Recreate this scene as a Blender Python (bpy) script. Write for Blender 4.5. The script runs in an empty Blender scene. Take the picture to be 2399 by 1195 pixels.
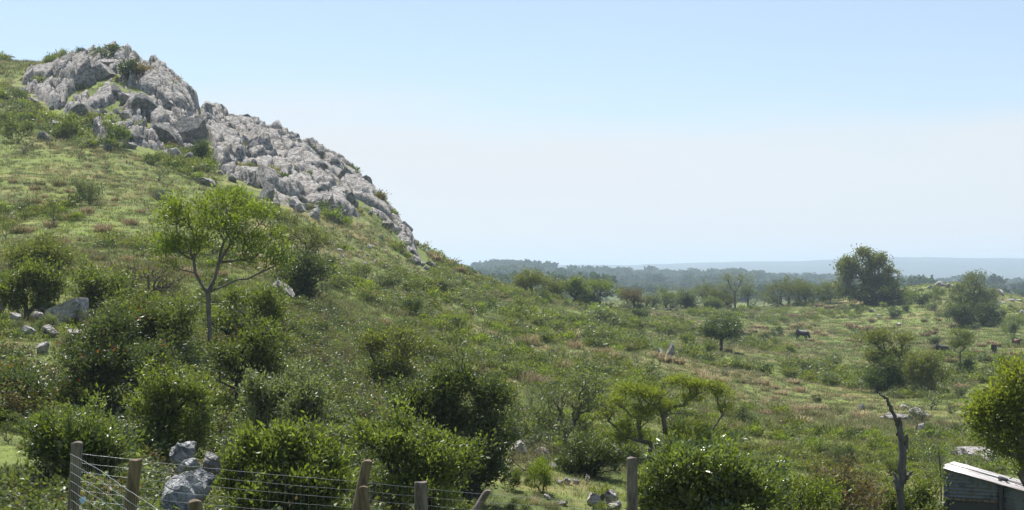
import bpy, bmesh, math, random
import numpy as np
from mathutils import Vector, Matrix

# ------------------------------------------------------------------ camera, sky, sun
SC = bpy.context.scene
COL = SC.collection
F = 3300.0; UC = 1199.5; VH = 645.0; W = 2399.0      # focal length and horizon row, in pixels of the photograph
cam = bpy.data.cameras.new('camera'); camo = bpy.data.objects.new('camera', cam); COL.objects.link(camo)
camo.location = (0, 0, 0); camo.rotation_euler = (math.radians(90), 0, 0)
cam.sensor_width = 36.0; cam.lens = 36.0*F/W; cam.shift_y = (VH-597.5)/W
cam.clip_start = 0.1; cam.clip_end = 30000.0
SC.camera = camo
SC.view_settings.view_transform = 'Standard'; SC.view_settings.look = 'None'
SC.view_settings.exposure = 0.79; SC.view_settings.gamma = 1.0
SUN_AZ = math.radians(-24); SUN_EL = math.radians(63)
world = bpy.data.worlds.new('World'); SC.world = world; world.use_nodes = True
nt = world.node_tree; nt.nodes.clear()
wo = nt.nodes.new('ShaderNodeOutputWorld'); bg = nt.nodes.new('ShaderNodeBackground')
sky = nt.nodes.new('ShaderNodeTexSky'); sky.sky_type = 'NISHITA'; sky.sun_disc = False
sky.sun_elevation = SUN_EL; sky.sun_rotation = SUN_AZ
sky.altitude = 100; sky.air_density = 1.0; sky.dust_density = 0.8; sky.ozone_density = 2.6
tcw = nt.nodes.new('ShaderNodeTexCoord'); sep = nt.nodes.new('ShaderNodeSeparateXYZ')
mpw = nt.nodes.new('ShaderNodeMapping'); mpw.inputs['Scale'].default_value = (2.0, 2.0, 14.0)
nzw = nt.nodes.new('ShaderNodeTexNoise'); nzw.inputs['Scale'].default_value = 1.6; nzw.inputs['Detail'].default_value = 5
rmp = nt.nodes.new('ShaderNodeMapRange'); rmp.inputs[1].default_value = 0.38; rmp.inputs[2].default_value = 0.72
rmp.inputs[3].default_value = 0.0; rmp.inputs[4].default_value = 1.0
elr = nt.nodes.new('ShaderNodeMapRange'); elr.interpolation_type = 'SMOOTHSTEP'
elr.inputs[1].default_value = 0.135; elr.inputs[2].default_value = 0.075; elr.inputs[3].default_value = 0.18; elr.inputs[4].default_value = 1.0
mul = nt.nodes.new('ShaderNodeMath'); mul.operation = 'MULTIPLY_ADD'; mul.inputs[1].default_value = 0.28; mul.inputs[2].default_value = 0.80; mul.use_clamp = True
mu2 = nt.nodes.new('ShaderNodeMath'); mu2.operation = 'MULTIPLY'
mix = nt.nodes.new('ShaderNodeMix'); mix.data_type = 'RGBA'
mix.inputs[7].default_value = (5.65, 5.82, 6.0, 1)      # thin high cloud, in the sky's own units
L = nt.links.new
L(tcw.outputs['Generated'], sep.inputs[0]); L(tcw.outputs['Generated'], mpw.inputs[0]); L(mpw.outputs[0], nzw.inputs[0])
wob = nt.nodes.new('ShaderNodeMath'); wob.operation = 'MULTIPLY_ADD'; wob.inputs[1].default_value = -0.09; L(nzw.outputs[0], wob.inputs[0])
zof = nt.nodes.new('ShaderNodeMath'); zof.operation = 'ADD'; zof.inputs[1].default_value = 0.045; L(sep.outputs[2], zof.inputs[0]); L(zof.outputs[0], wob.inputs[2])
L(nzw.outputs[0], rmp.inputs[0]); L(wob.outputs[0], elr.inputs[0]); L(rmp.outputs[0], mul.inputs[0])
L(mul.outputs[0], mu2.inputs[0]); L(elr.outputs[0], mu2.inputs[1]); L(mu2.outputs[0], mix.inputs[0])
L(sky.outputs[0], mix.inputs[6]); L(mix.outputs[2], bg.inputs[0]); bg.inputs[1].default_value = 0.0855
L(bg.outputs[0], wo.inputs[0])
sl = bpy.data.lights.new('sun', 'SUN'); sl.energy = 5.0; sl.angle = math.radians(0.5); sl.color = (1.0, 0.955, 0.88)
so = bpy.data.objects.new('sun', sl); COL.objects.link(so)
SDIR = Vector((math.sin(SUN_AZ)*math.cos(SUN_EL), math.cos(SUN_AZ)*math.cos(SUN_EL), math.sin(SUN_EL)))
so.rotation_euler = SDIR.to_track_quat('Z', 'Y').to_euler(); so.location = (0, 0, 90)
cy = SC.cycles
cy.max_bounces = 6; cy.diffuse_bounces = 2; cy.glossy_bounces = 2; cy.transmission_bounces = 3; cy.volume_bounces = 0
cy.transparent_max_bounces = 6; cy.caustics_reflective = False; cy.caustics_refractive = False
cy.use_denoising = True; cy.use_adaptive_sampling = True; cy.adaptive_threshold = 0.01; cy.sample_clamp_indirect = 4.0; cy.sample_clamp_direct = 5.0
RNG = np.random.default_rng(7); random.seed(7)

# ------------------------------------------------------------------ noise
def hsh(ix, iy, seed):
    n = (ix.astype(np.int64)*374761393 + iy.astype(np.int64)*668265263 + seed*2147001325) & 0xffffffff
    n = ((n ^ (n >> 13))*1274126177) & 0xffffffff
    n = (n ^ (n >> 16)) & 0xffffff
    return n/16777216.0
def vnoise(x, y, seed=0):
    ix = np.floor(x); iy = np.floor(y); fx = x-ix; fy = y-iy
    fx = fx*fx*(3-2*fx); fy = fy*fy*(3-2*fy); ix = ix.astype(np.int64); iy = iy.astype(np.int64)
    a = hsh(ix, iy, seed); b = hsh(ix+1, iy, seed); c = hsh(ix, iy+1, seed); d = hsh(ix+1, iy+1, seed)
    return (a*(1-fx)+b*fx)*(1-fy)+(c*(1-fx)+d*fx)*fy*1.0
def fbm(x, y, octv=4, seed=0):
    s = 0; a = 1; t = 0
    for k in range(octv):
        s = s+a*(vnoise(x*2**k, y*2**k, seed+k*17)-0.5); t += a; a *= 0.5
    return 2*s/t
def plates(x, y, seed, tilt, bias=(0, 0)):
    """broken slabs: every cell is a flat tilted plane with a level of its own (in cell units)"""
    ix = np.floor(x).astype(np.int64); iy = np.floor(y).astype(np.int64)
    best = np.full(x.shape, 9.0); sec = np.full(x.shape, 9.0); hh = np.zeros(x.shape)
    for dx in (-1, 0, 1):
        for dy in (-1, 0, 1):
            cx = ix+dx; cyy = iy+dy
            sx = cx+hsh(cx, cyy, seed); sy = cyy+hsh(cx, cyy, seed+1)
            d = np.hypot(x-sx, y-sy)
            h = (hsh(cx, cyy, seed+2)-0.5) + ((hsh(cx, cyy, seed+3)-.5)*2*tilt+bias[0])*(x-sx) + ((hsh(cx, cyy, seed+4)-.5)*2*tilt+bias[1])*(y-sy)
            n = d < best
            sec = np.where(n, best, np.minimum(sec, d)); hh = np.where(n, h, hh); best = np.where(n, d, best)
    return hh, sec-best

# ------------------------------------------------------------------ the land: height as a function of place
COLS = {
 -800: [(1700,8),(1400,13),(1150,20),(900,33),(700,55),(480,85),(280,115),(165,150),(160,185),(260,260)],
 -300: [(1700,8),(1400,13),(1160,20),(910,32),(690,53),(490,82),(300,115),(160,152),(150,175),(260,250)],
 0:    [(1700,8),(1420,13),(1170,20),(930,31),(705,50),(550,73),(350,108),(225,132),(150,158),(165,180),(300,250)],
 150:  [(1425,13),(1180,20),(950,31),(720,48),(555,72),(400,100),(280,125),(160,150),(150,165),(330,245)],
 300:  [(1430,13),(1190,21),(980,31),(800,42),(650,58),(500,82),(370,112),(270,128),(140,147),(140,158),(380,230)],
 410:  [(1435,13),(980,31),(800,43),(650,60),(510,85),(400,112),(300,130),(215,143),(210,152),(430,220)],
 500:  [(1440,13),(1195,22),(990,32),(810,44),(660,62),(530,86),(420,112),(330,140),(275,162),(272,172),(430,240)],
 650:  [(1445,13),(1200,23),(1000,33),(820,47),(680,66),(560,88),(460,112),(380,138),(320,160),(322,170),(470,240)],
 800:  [(1450,13),(1010,34),(830,51),(700,73),(600,96),(520,116),(440,140),(392,155),(400,165),(540,225)],
 900:  [(1450,13),(1210,24),(1020,36),(840,55),(710,78),(620,100),(560,120),(505,140),(482,150),(500,160),(630,215)],
 970:  [(1025,37),(840,57),(715,82),(640,106),(600,126),(574,142),(585,152),(680,205)],
 1050: [(1460,13),(1215,25),(1035,38),(850,60),(730,86),(670,112),(632,138),(620,148),(632,158),(695,205)],
 1120: [(1045,39),(860,62),(750,90),(700,118),(665,145),(655,155),(668,168),(715,220)],
 1200: [(1465,13),(1220,26),(1055,39),(870,64),(770,94),(715,130),(683,158),(680,168),(700,190),(735,270)],
 1400: [(1475,13),(1230,28),(1075,42),(890,70),(800,103),(745,148),(722,180),(721,192),(737,225)],
 1600: [(1485,13),(1235,29),(1095,44),(900,77),(815,122),(760,175),(724,222),(722,236),(738,280)],
 1900: [(1500,13),(1250,30),(1100,46),(960,76),(880,113),(810,165),(745,228),(710,266),(709,278),(730,330)],
 2100: [(1510,13),(1265,31),(1080,50),(960,80),(880,116),(830,150),(760,210),(700,250),(676,275),(678,288),(710,340)],
 2250: [(1515,13),(1290,31),(1150,40),(1060,51),(960,80),(880,116),(830,148),(765,205),(700,245),(664,268),(667,280),(700,340)],
 2399: [(1520,13),(1300,31),(1160,40),(1070,51),(970,80),(890,115),(830,150),(765,205),(712,250),(700,272),(703,290),(700,350)],
 2900: [(1540,13),(1310,31),(1090,51),(980,80),(900,115),(830,155),(770,205),(735,255),(725,300)],
 3400: [(1540,13),(1310,31),(1090,51),(980,80),(900,115),(830,155),(770,205),(735,255),(725,300)],
}
MIDC = [(-800,640),(900,640),(1100,637),(1150,625),(1190,622),(1235,634),(1300,642),(1450,646),(1600,648),(1700,650),(1800,652),(1900,659),(2100,667),(2399,668),(3400,668)]
FARC = [(-800,626),(1100,626),(1300,623),(1500,621),(1600,616),(1700,612),(1850,613),(1950,609),(2100,604),(2250,605),(2399,607),(3400,612)]
def crestv(tab, u): return float(np.interp(u, [p[0] for p in tab], [p[1] for p in tab]))
cp = []
for u, L_ in COLS.items():
    for v, d in L_: cp.append((u, v, d))
for u in (-800, 0, 500, 900, 1100, 1200, 1400, 1600, 1900, 2100, 2250, 2900, 3400):
    m = crestv(MIDC, u)
    if 1300 <= u < 2100: cp.append((u, 728, 400))
    f = 668 if u > 2260 else 703
    cp += [(u, f, 560), (u, 690 if u < 2260 else 690, 800), (u, m+26, 1050), (u, m+10, 1300)]
for u in (-800, 0, 900, 1100, 1150, 1190, 1235, 1300, 1400, 1500, 1600, 1750, 1900, 2100, 2399, 2900, 3400):
    m = crestv(MIDC, u); f = crestv(FARC, u)
    cp += [(u, m, 1500), (u, m+3, 1700), (u, m+16, 2300), (u, 663, 3100), (u, f+9, 4400), (u, f, 5000), (u, f+4, 5600), (u, f+22, 12000)]
cp += [(u, VH+1.9/3.0*F, 3.0) for u in (-800, 0, 800, 1600, 2400, 3400)] + [(u, VH+2.5/6.5*F, 6.5) for u in (0, 1200, 2400)]
cp = np.array(cp, float)
def px2w(u, v, d): return np.array([(u-UC)/F*d, d, (VH-v)/F*d])
KX, KY = 9.0, 3.0
def warp(X, Y):
    az = np.clip(np.arctan2(X, Y), -0.60, 0.60); return az*KX, np.log(np.maximum(np.hypot(X, Y), 2.0))*KY
cX = (cp[:, 0]-UC)/F*cp[:, 2]; cY = cp[:, 2]; cE = (VH-cp[:, 1])/F*cp[:, 2]/np.hypot(cX, cY)
ca, cb = warp(cX, cY)
def tpsk(r2): return 0.5*r2*np.log(r2+1e-12)
n_ = len(ca); A = np.zeros((n_+3, n_+3))
A[:n_, :n_] = tpsk((ca[:, None]-ca)**2+(cb[:, None]-cb)**2)+np.eye(n_)*2e-4
A[:n_, n_] = 1; A[:n_, n_+1] = ca; A[:n_, n_+2] = cb; A[n_:, :n_] = A[:n_, n_:].T
WT = np.linalg.solve(A, np.concatenate([cE, [0, 0, 0]]))
def H(X, Y):
    X = np.atleast_1d(np.asarray(X, float)); Y = np.atleast_1d(np.asarray(Y, float)); sh = X.shape
    X = X.ravel(); Y = Y.ravel(); out = np.empty(X.shape)
    for i in range(0, len(X), 60000):
        x = X[i:i+60000]; y = Y[i:i+60000]; a, b = warp(x, y)
        r = np.hypot(x, y)
        e = tpsk((a[:, None]-ca)**2+(b[:, None]-cb)**2)@WT[:n_] + WT[n_]+WT[n_+1]*a+WT[n_+2]*b
        g = np.clip(r/25, 0.2, 1.0)
        z = e*r + g*(0.16*fbm(x/2.3, y/2.3, 3, 5)+0.40*fbm(x/11, y/11, 3, 9))
        far = np.clip((r-500)/800, 0, 1)
        z = z+far*5*fbm(x/160, y/160, 4, 33) + np.clip((r-3000)/2000, 0, 1)*4*fbm(x/600, y/700, 4, 44)
        out[i:i+60000] = z
    return out.reshape(sh)
def ground(x, y): return float(H(x, y)[0])
DS = np.exp(np.linspace(math.log(7), math.log(400), 900))
_gc = {}
def hit(u, v):
    """the point of the land seen at a pixel of the photograph"""
    k = round(u/4)
    if k not in _gc:
        X = (k*4-UC)/F*DS; _gc[k] = VH-H(X, DS)/DS*F
    vv = _gc[k]; w = np.where(vv <= v)[0]
    d = DS[w[0]] if len(w) else DS[np.argmin(np.where(DS < 330, vv, 9e9))]
    x = (u-UC)/F*d
    return x, d, ground(x, d)
def proj(X, Y, Z): return UC+X/Y*F, VH-Z/Y*F

# ------------------------------------------------------------------ mesh helpers
def tag(o, label=None, cat=None, group=None, kind=None):
    if label: o['label'] = label
    if cat: o['category'] = cat
    if group: o['group'] = group
    if kind: o['kind'] = kind
    return o
def npmesh(name, V, Fq, mat, smooth=False, attr=None):
    """V (n,3); Fq: (m,k) face index array, or a list of such arrays"""
    V = np.asarray(V, np.float32); Fs = Fq if isinstance(Fq, list) else [Fq]
    Fs = [np.asarray(f, np.int32) for f in Fs if len(f)]
    me = bpy.data.meshes.new(name)
    me.vertices.add(len(V)); me.vertices.foreach_set('co', V.ravel())
    nl = sum(f.size for f in Fs); nf = sum(len(f) for f in Fs)
    me.loops.add(nl); me.polygons.add(nf)
    me.loops.foreach_set('vertex_index', np.concatenate([f.ravel() for f in Fs]))
    st = []; o = 0
    for f in Fs:
        st.append(o+np.arange(len(f))*f.shape[1]); o += f.size
    me.polygons.foreach_set('loop_start', np.concatenate(st).astype(np.int32))
    if smooth: me.polygons.foreach_set('use_smooth', np.ones(nf, bool))
    if attr is not None:
        a = me.attributes.new('rnd', 'FLOAT', 'POINT'); a.data.foreach_set('value', np.asarray(attr, np.float32))
    me.update(calc_edges=True)
    for m in (mat if isinstance(mat, (list, tuple)) else [mat]): me.materials.append(m)
    return me
def obj(name, me, parent=None, loc=None):
    o = bpy.data.objects.new(name, me); COL.objects.link(o)
    if parent: o.parent = parent
    if loc is not None: o.location = loc
    return o
def empty(name, loc=(0, 0, 0), rz=0, s=1):
    o = bpy.data.objects.new(name, None); COL.objects.link(o); o.location = loc; o.rotation_euler = (0, 0, rz)
    o.scale = (s, s, s) if np.isscalar(s) else s; o.empty_display_size = 0.2
    return o

# ------------------------------------------------------------------ materials
def newmat(name):
    m = bpy.data.materials.new(name); m.use_nodes = True; t = m.node_tree
    p = t.nodes['Principled BSDF']; return m, t, p
def N(t, typ, **kw):
    n = t.nodes.new(typ)
    for k, v in kw.items():
        if k.startswith('_'): setattr(n, k[1:], v)
        else: n.inputs[k.replace('__', ' ')].default_value = v
    return n
def noise(t, vec, scale, detail=3, rough=0.55):
    n = N(t, 'ShaderNodeTexNoise', Scale=scale, Detail=detail, Roughness=rough)
    if vec is not None: t.links.new(vec, n.inputs['Vector'])
    return n.outputs[0]
def ramp(t, fac, stops, interp='LINEAR'):
    r = t.nodes.new('ShaderNodeValToRGB'); r.color_ramp.interpolation = interp
    e = r.color_ramp.elements
    while len(e) > 1: e.remove(e[-1])
    e[0].position = stops[0][0]; e[0].color = (*stops[0][1], 1)
    for p, c in stops[1:]:
        x = e.new(p); x.color = (*c, 1)
    t.links.new(fac, r.inputs[0]); return r.outputs[0]
def mixc(t, fac, a, b, mode='MIX'):
    m = t.nodes.new('ShaderNodeMix'); m.data_type = 'RGBA'; m.blend_type = mode
    for i, x in ((0, fac), (6, a), (7, b)):
        if isinstance(x, (int, float)): m.inputs[i].default_value = x
        elif isinstance(x, tuple): m.inputs[i].default_value = (*x, 1)
        else: t.links.new(x, m.inputs[i])
    return m.outputs[2]
def mathn(t, op, a, b=None, c=None):
    m = t.nodes.new('ShaderNodeMath'); m.operation = op
    for i, x in enumerate((a, b, c)):
        if x is None: continue
        if isinstance(x, (int, float)): m.inputs[i].default_value = x
        else: t.links.new(x, m.inputs[i])
    return m.outputs[0]
def bump(t, h, strength, dist):
    b = t.nodes.new('ShaderNodeBump'); b.inputs['Strength'].default_value = strength; b.inputs['Distance'].default_value = dist
    t.links.new(h, b.inputs['Height']); return b.outputs[0]
GREEN1 = (0.145, 0.178, 0.052); GREEN2 = (0.092, 0.115, 0.036); OLIVE = (0.150, 0.155, 0.050); STRAW = (0.270, 0.210, 0.105)
def pasture_color(t, pos):
    a = noise(t, pos, 0.11, 5, 0.6); b = noise(t, pos, 0.55, 4, 0.6); c = noise(t, pos, 2.6, 3, 0.6)
    g = ramp(t, b, [(0.36, GREEN2), (0.50, GREEN1), (0.66, (0.18, 0.235, 0.05))])
    s = ramp(t, c, [(0.3, OLIVE), (0.65, STRAW)])
    f = mathn(t, 'ADD', mathn(t, 'MULTIPLY', a, 0.62), mathn(t, 'MULTIPLY', b, 0.38))
    return mixc(t, ramp(t, f, [(0.51, (0, 0, 0)), (0.61, (1, 1, 1))]), g, s)
def mat_ground():
    m, t, p = newmat('pasture_ground'); gn = N(t, 'ShaderNodeNewGeometry'); pos = gn.outputs['Position']
    near = pasture_color(t, pos)
    # farther land: woods and fields
    ln = t.nodes.new('ShaderNodeVectorMath'); ln.operation = 'LENGTH'; t.links.new(pos, ln.inputs[0]); r = ln.outputs['Value']
    fw = noise(t, pos, 0.012, 6, 0.6)
    fields = ramp(t, fw, [(0.44, (0.03, 0.048, 0.02)), (0.52, (0.055, 0.082, 0.03)), (0.60, (0.11, 0.145, 0.05))])
    fa = t.nodes.new('ShaderNodeMapRange'); fa.inputs[1].default_value = 420; fa.inputs[2].default_value = 700; t.links.new(r, fa.inputs[0])
    col = mixc(t, fa.outputs[0], near, fields)
    fb = t.nodes.new('ShaderNodeMapRange'); fb.inputs[1].default_value = 2000; fb.inputs[2].default_value = 3000; t.links.new(r, fb.inputs[0])
    col = mixc(t, fb.outputs[0], col, ramp(t, noise(t, pos, 0.004, 5, 0.6), [(0.4, (0.022, 0.034, 0.03)), (0.62, (0.05, 0.07, 0.045))]))
    soil = mixc(t, ramp(t, noise(t, pos, 1.7, 5, 0.7), [(0.57, (0, 0, 0)), (0.66, (1, 1, 1))]), col, (0.11, 0.085, 0.05))
    t.links.new(soil, p.inputs['Base Color']); p.inputs['Roughness'].default_value = 0.95; p.inputs['Specular IOR Level'].default_value = 0.15
    t.links.new(bump(t, noise(t, pos, 9, 4, 0.7), 0.6, 0.12), p.inputs['Normal']); return m
def mat_rock(name, light=(0.63, 0.605, 0.58), dark=(0.18, 0.175, 0.165), lichen=0.65, pink=(0.53, 0.48, 0.45), sc=1.0):
    m, t, p = newmat(name); tc = N(t, 'ShaderNodeNewGeometry'); pos = tc.outputs['Position']
    a = noise(t, pos, 0.5*sc, 5, 0.65); b = noise(t, pos, 3.2*sc, 6, 0.7); c = noise(t, pos, 11*sc, 4, 0.7)
    base = mixc(t, ramp(t, a, [(0.42, (0, 0, 0)), (0.62, (1, 1, 1))]), light, pink)
    li = ramp(t, b, [(0.50-0.10*lichen, (0, 0, 0)), (0.66-0.1*lichen, (1, 1, 1))])
    col = mixc(t, li, base, dark)
    col = mixc(t, ramp(t, c, [(0.60, (0, 0, 0)), (0.72, (0.8, 0.8, 0.8))]), col, (0.15, 0.14, 0.12))
    ol = ramp(t, noise(t, pos, 1.5*sc, 4, 0.6), [(0.55, (0, 0, 0)), (0.68, (0.7, 0.7, 0.7))])
    col = mixc(t, ol, col, (0.23, 0.225, 0.13))
    t.links.new(col, p.inputs['Base Color']); p.inputs['Roughness'].default_value = 0.9; p.inputs['Specular IOR Level'].default_value = 0.25
    w = N(t, 'ShaderNodeTexVoronoi', Scale=4.5*sc, _feature='DISTANCE_TO_EDGE'); t.links.new(pos, w.inputs['Vector'])
    crk = ramp(t, w.outputs[0], [(0.0, (0, 0, 0)), (0.10, (1, 1, 1))])
    hh = mathn(t, 'ADD', mathn(t, 'MULTIPLY', b, 1.2), mathn(t, 'ADD', mathn(t, 'MULTIPLY', crk, 0.25), mathn(t, 'MULTIPLY', c, 0.4)))
    t.links.new(bump(t, hh, 1.0, 0.34/sc), p.inputs['Normal']); return m
def mat_leaf(name, c1, c2, tip=None, gloss=0.38, trans=0.28, spec=0.5):
    m, t, p = newmat(name); at = N(t, 'ShaderNodeAttribute', _attribute_name='rnd'); r = at.outputs['Fac']
    gn = N(t, 'ShaderNodeNewGeometry'); oi = N(t, 'ShaderNodeObjectInfo')
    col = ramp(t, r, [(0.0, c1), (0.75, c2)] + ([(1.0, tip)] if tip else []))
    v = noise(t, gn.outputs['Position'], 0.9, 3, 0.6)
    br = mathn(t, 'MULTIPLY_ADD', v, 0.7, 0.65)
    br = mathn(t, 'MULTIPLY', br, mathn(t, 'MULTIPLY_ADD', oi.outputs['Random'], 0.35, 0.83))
    vm = t.nodes.new('ShaderNodeVectorMath'); vm.operation = 'SCALE'; t.links.new(col, vm.inputs[0]); t.links.new(br, vm.inputs['Scale'])
    t.links.new(vm.outputs[0], p.inputs['Base Color']); p.inputs['Roughness'].default_value = gloss; p.inputs['Specular IOR Level'].default_value = spec
    tr = t.nodes.new('ShaderNodeBsdfTranslucent'); vm2 = t.nodes.new('ShaderNodeVectorMath'); vm2.operation = 'MULTIPLY'
    t.links.new(vm.outputs[0], vm2.inputs[0]); vm2.inputs[1].default_value = (1.5, 1.6, 0.7); t.links.new(vm2.outputs[0], tr.inputs[0])
    ms = t.nodes.new('ShaderNodeMixShader'); ms.inputs[0].default_value = trans
    t.links.new(p.outputs[0], ms.inputs[1]); t.links.new(tr.outputs[0], ms.inputs[2])
    t.links.new(ms.outputs[0], t.nodes['Material Output'].inputs[0]); return m
def mat_grass(name, mode, a=None, b=None, trans=0.25):
    m, t, p = newmat(name); gn = N(t, 'ShaderNodeNewGeometry'); at = N(t, 'ShaderNodeAttribute', _attribute_name='rnd')
    if mode == 'pasture': col = mixc(t, 0.35, pasture_color(t, gn.outputs['Position']), ramp(t, at.outputs['Fac'], [(0, (0.09, 0.13, 0.03)), (0.75, (0.19, 0.26, 0.055)), (1, (0.32, 0.28, 0.13))]))
    else: col = ramp(t, at.outputs['Fac'], [(0, a), (1, b)])
    t.links.new(col, p.inputs['Base Color']); p.inputs['Roughness'].default_value = 0.7; p.inputs['Specular IOR Level'].default_value = 0.25
    tr = t.nodes.new('ShaderNodeBsdfTranslucent'); t.links.new(col, tr.inputs[0])
    ms = t.nodes.new('ShaderNodeMixShader'); ms.inputs[0].default_value = trans
    t.links.new(p.outputs[0], ms.inputs[1]); t.links.new(tr.outputs[0], ms.inputs[2]); t.links.new(ms.outputs[0], t.nodes['Material Output'].inputs[0])
    return m
def mat_bark(name, a, b, sc=14):
    m, t, p = newmat(name); tc = N(t, 'ShaderNodeTexCoord'); mp = N(t, 'ShaderNodeMapping', Scale=(1, 1, 0.22)); t.links.new(tc.outputs['Object'], mp.inputs[0])
    n = noise(t, mp.outputs[0], sc, 5, 0.7); t.links.new(ramp(t, n, [(0.35, a), (0.65, b)]), p.inputs['Base Color'])
    p.inputs['Roughness'].default_value = 0.9; p.inputs['Specular IOR Level'].default_value = 0.2
    t.links.new(bump(t, n, 0.8, 0.03), p.inputs['Normal']); return m
def mat_plain(name, c, rough=0.6, metal=0.0):
    m, t, p = newmat(name); n = noise(t, N(t, 'ShaderNodeTexCoord').outputs['Object'], 8, 4, 0.6)
    t.links.new(mixc(t, n, tuple(x*0.75 for x in c), tuple(min(1, x*1.2) for x in c)), p.inputs['Base Color'])
    p.inputs['Roughness'].default_value = rough; p.inputs['Metallic'].default_value = metal; return m
M = dict(
 ground=mat_ground(), rock=mat_rock('weathered_rock'), rockw=mat_rock('pale_rock', light=(0.66, 0.63, 0.60), lichen=0.05),
 rockd=mat_rock('lichen_rock', light=(0.42, 0.42, 0.41), pink=(0.38, 0.365, 0.34), lichen=0.9),
 rockb=mat_rock('blue_grey_rock', light=(0.58, 0.59, 0.60), pink=(0.48, 0.48, 0.48), dark=(0.13, 0.15, 0.16), lichen=0.35, sc=2.2),
 bright=mat_leaf('bright_leaf', (0.105, 0.138, 0.024), (0.175, 0.220, 0.032), (0.30, 0.34, 0.05), trans=0.42, gloss=0.46, spec=0.4),
 lime=mat_leaf('lime_leaf', (0.145, 0.178, 0.030), (0.225, 0.258, 0.042), (0.33, 0.345, 0.07), trans=0.42, gloss=0.5, spec=0.3),
 mid=mat_leaf('mid_leaf', (0.078, 0.100, 0.028), (0.138, 0.168, 0.044), (0.22, 0.25, 0.07), gloss=0.46, spec=0.5, trans=0.44),
 dark=mat_leaf('dark_leaf', (0.044, 0.060, 0.022), (0.076, 0.100, 0.034), (0.17, 0.20, 0.07), gloss=0.44, trans=0.40, spec=0.5),
 olive=mat_leaf('olive_leaf', (0.105, 0.120, 0.034), (0.165, 0.180, 0.052), (0.23, 0.23, 0.075), trans=0.36, gloss=0.5, spec=0.35),
 grey=mat_leaf('grey_leaf', (0.095, 0.115, 0.060), (0.150, 0.175, 0.090), (0.23, 0.25, 0.15), gloss=0.46, trans=0.42, spec=0.5),
 brown=mat_leaf('brown_leaf', (0.10, 0.082, 0.046), (0.18, 0.145, 0.08), (0.27, 0.21, 0.11), gloss=0.6, trans=0.3, spec=0.2),
 glossy=mat_leaf('glossy_leaf', (0.070, 0.095, 0.028), (0.125, 0.160, 0.044), (0.24, 0.27, 0.09), gloss=0.30, spec=0.9, trans=0.40),
 red=mat_leaf('red_leaf', (0.25, 0.055, 0.02), (0.34, 0.09, 0.025), (0.4, 0.14, 0.04)),
 wood_far=mat_leaf('far_woodland_leaf', (0.045, 0.068, 0.034), (0.075, 0.110, 0.050), (0.12, 0.16, 0.07), gloss=0.8, trans=0.2, spec=0.1),
 bark=mat_bark('grey_bark', (0.085, 0.075, 0.062), (0.20, 0.185, 0.16)), barkd=mat_bark('dark_bark', (0.035, 0.032, 0.028), (0.09, 0.082, 0.07)),
 grass=mat_grass('pasture_grass', 'pasture'), tus=mat_grass('tan_tussock', 'x', (0.23, 0.180, 0.098), (0.45, 0.37, 0.205)),
 tusr=mat_grass('reddish_tussock', 'x', (0.18, 0.130, 0.078), (0.36, 0.275, 0.165)), tusg=mat_grass('green_tussock', 'x', (0.09, 0.10, 0.032), (0.26, 0.235, 0.10)),
 tusd=mat_grass('dark_rush', 'x', (0.045, 0.058, 0.020), (0.12, 0.125, 0.05)),
 tusp=mat_grass('pale_green_grass', 'x', (0.10, 0.14, 0.06), (0.24, 0.30, 0.16)),
)
# ------------------------------------------------------------------ names for the many: labels from what stands next to them
QUEUE = []
def reg(o, label, cat, u, v, size, adj, noun, group=None):
    o['category'] = cat
    if group: o['group'] = group
    if label: o['label'] = label
    else: QUEUE.append((o, adj, noun, u, v))
# ------------------------------------------------------------------ the land as one sheet
def land():
    f = math.radians(27)
    az = np.concatenate([np.linspace(-math.pi, -f, 46)[:-1], np.linspace(-f, f, 480), np.linspace(f, math.pi, 46)[1:]])
    r = np.concatenate([[0.5], np.exp(np.linspace(math.log(1.5), math.log(330), 560)), np.exp(np.linspace(math.log(335), math.log(12500), 170))])
    R, AZ = np.meshgrid(r, az, indexing='ij'); X = R*np.sin(AZ); Y = R*np.cos(AZ); Z = H(X, Y)
    Z = Z - 0.0
    n, k = R.shape; V = np.stack([X.ravel(), Y.ravel(), Z.ravel()], 1)
    i = np.arange(n-1)[:, None]*k; j = np.arange(k-1)[None]
    a = (i+j).ravel(); Q = np.stack([a, a+1, a+k+1, a+k], 1)
    o = obj('ground', npmesh('ground', V, Q, M['ground'], smooth=True)); tag(o, 'grassy hillside, valley and far hills', kind='structure')
    return o
land()

# ------------------------------------------------------------------ haze and the sheet of air
def haze():
    bm = bmesh.new(); bmesh.ops.create_cube(bm, size=1.0)
    me = bpy.data.meshes.new('haze'); 
    zlo, zhi = -140.0, 78.0
    for v in bm.verts: v.co = Vector((v.co.x*25400, v.co.y*25400, zlo if v.co.z < 0 else zhi))
    bm.to_mesh(me); bm.free()
    m = bpy.data.materials.new('haze'); m.use_nodes = True; t = m.node_tree; t.nodes.remove(t.nodes['Principled BSDF'])
    pv = t.nodes.new('ShaderNodeVolumePrincipled'); pv.inputs['Color'].default_value = (0.69, 0.86, 1.0, 1); pv.inputs['Density'].default_value = HAZE
    pv.inputs['Anisotropy'].default_value = 0.25; t.links.new(pv.outputs[0], t.nodes['Material Output'].inputs['Volume'])
    me.materials.append(m); o = obj('haze', me); tag(o, 'pale blue summer haze over the valley', kind='stuff'); return o
HAZE = 0.00028

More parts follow.
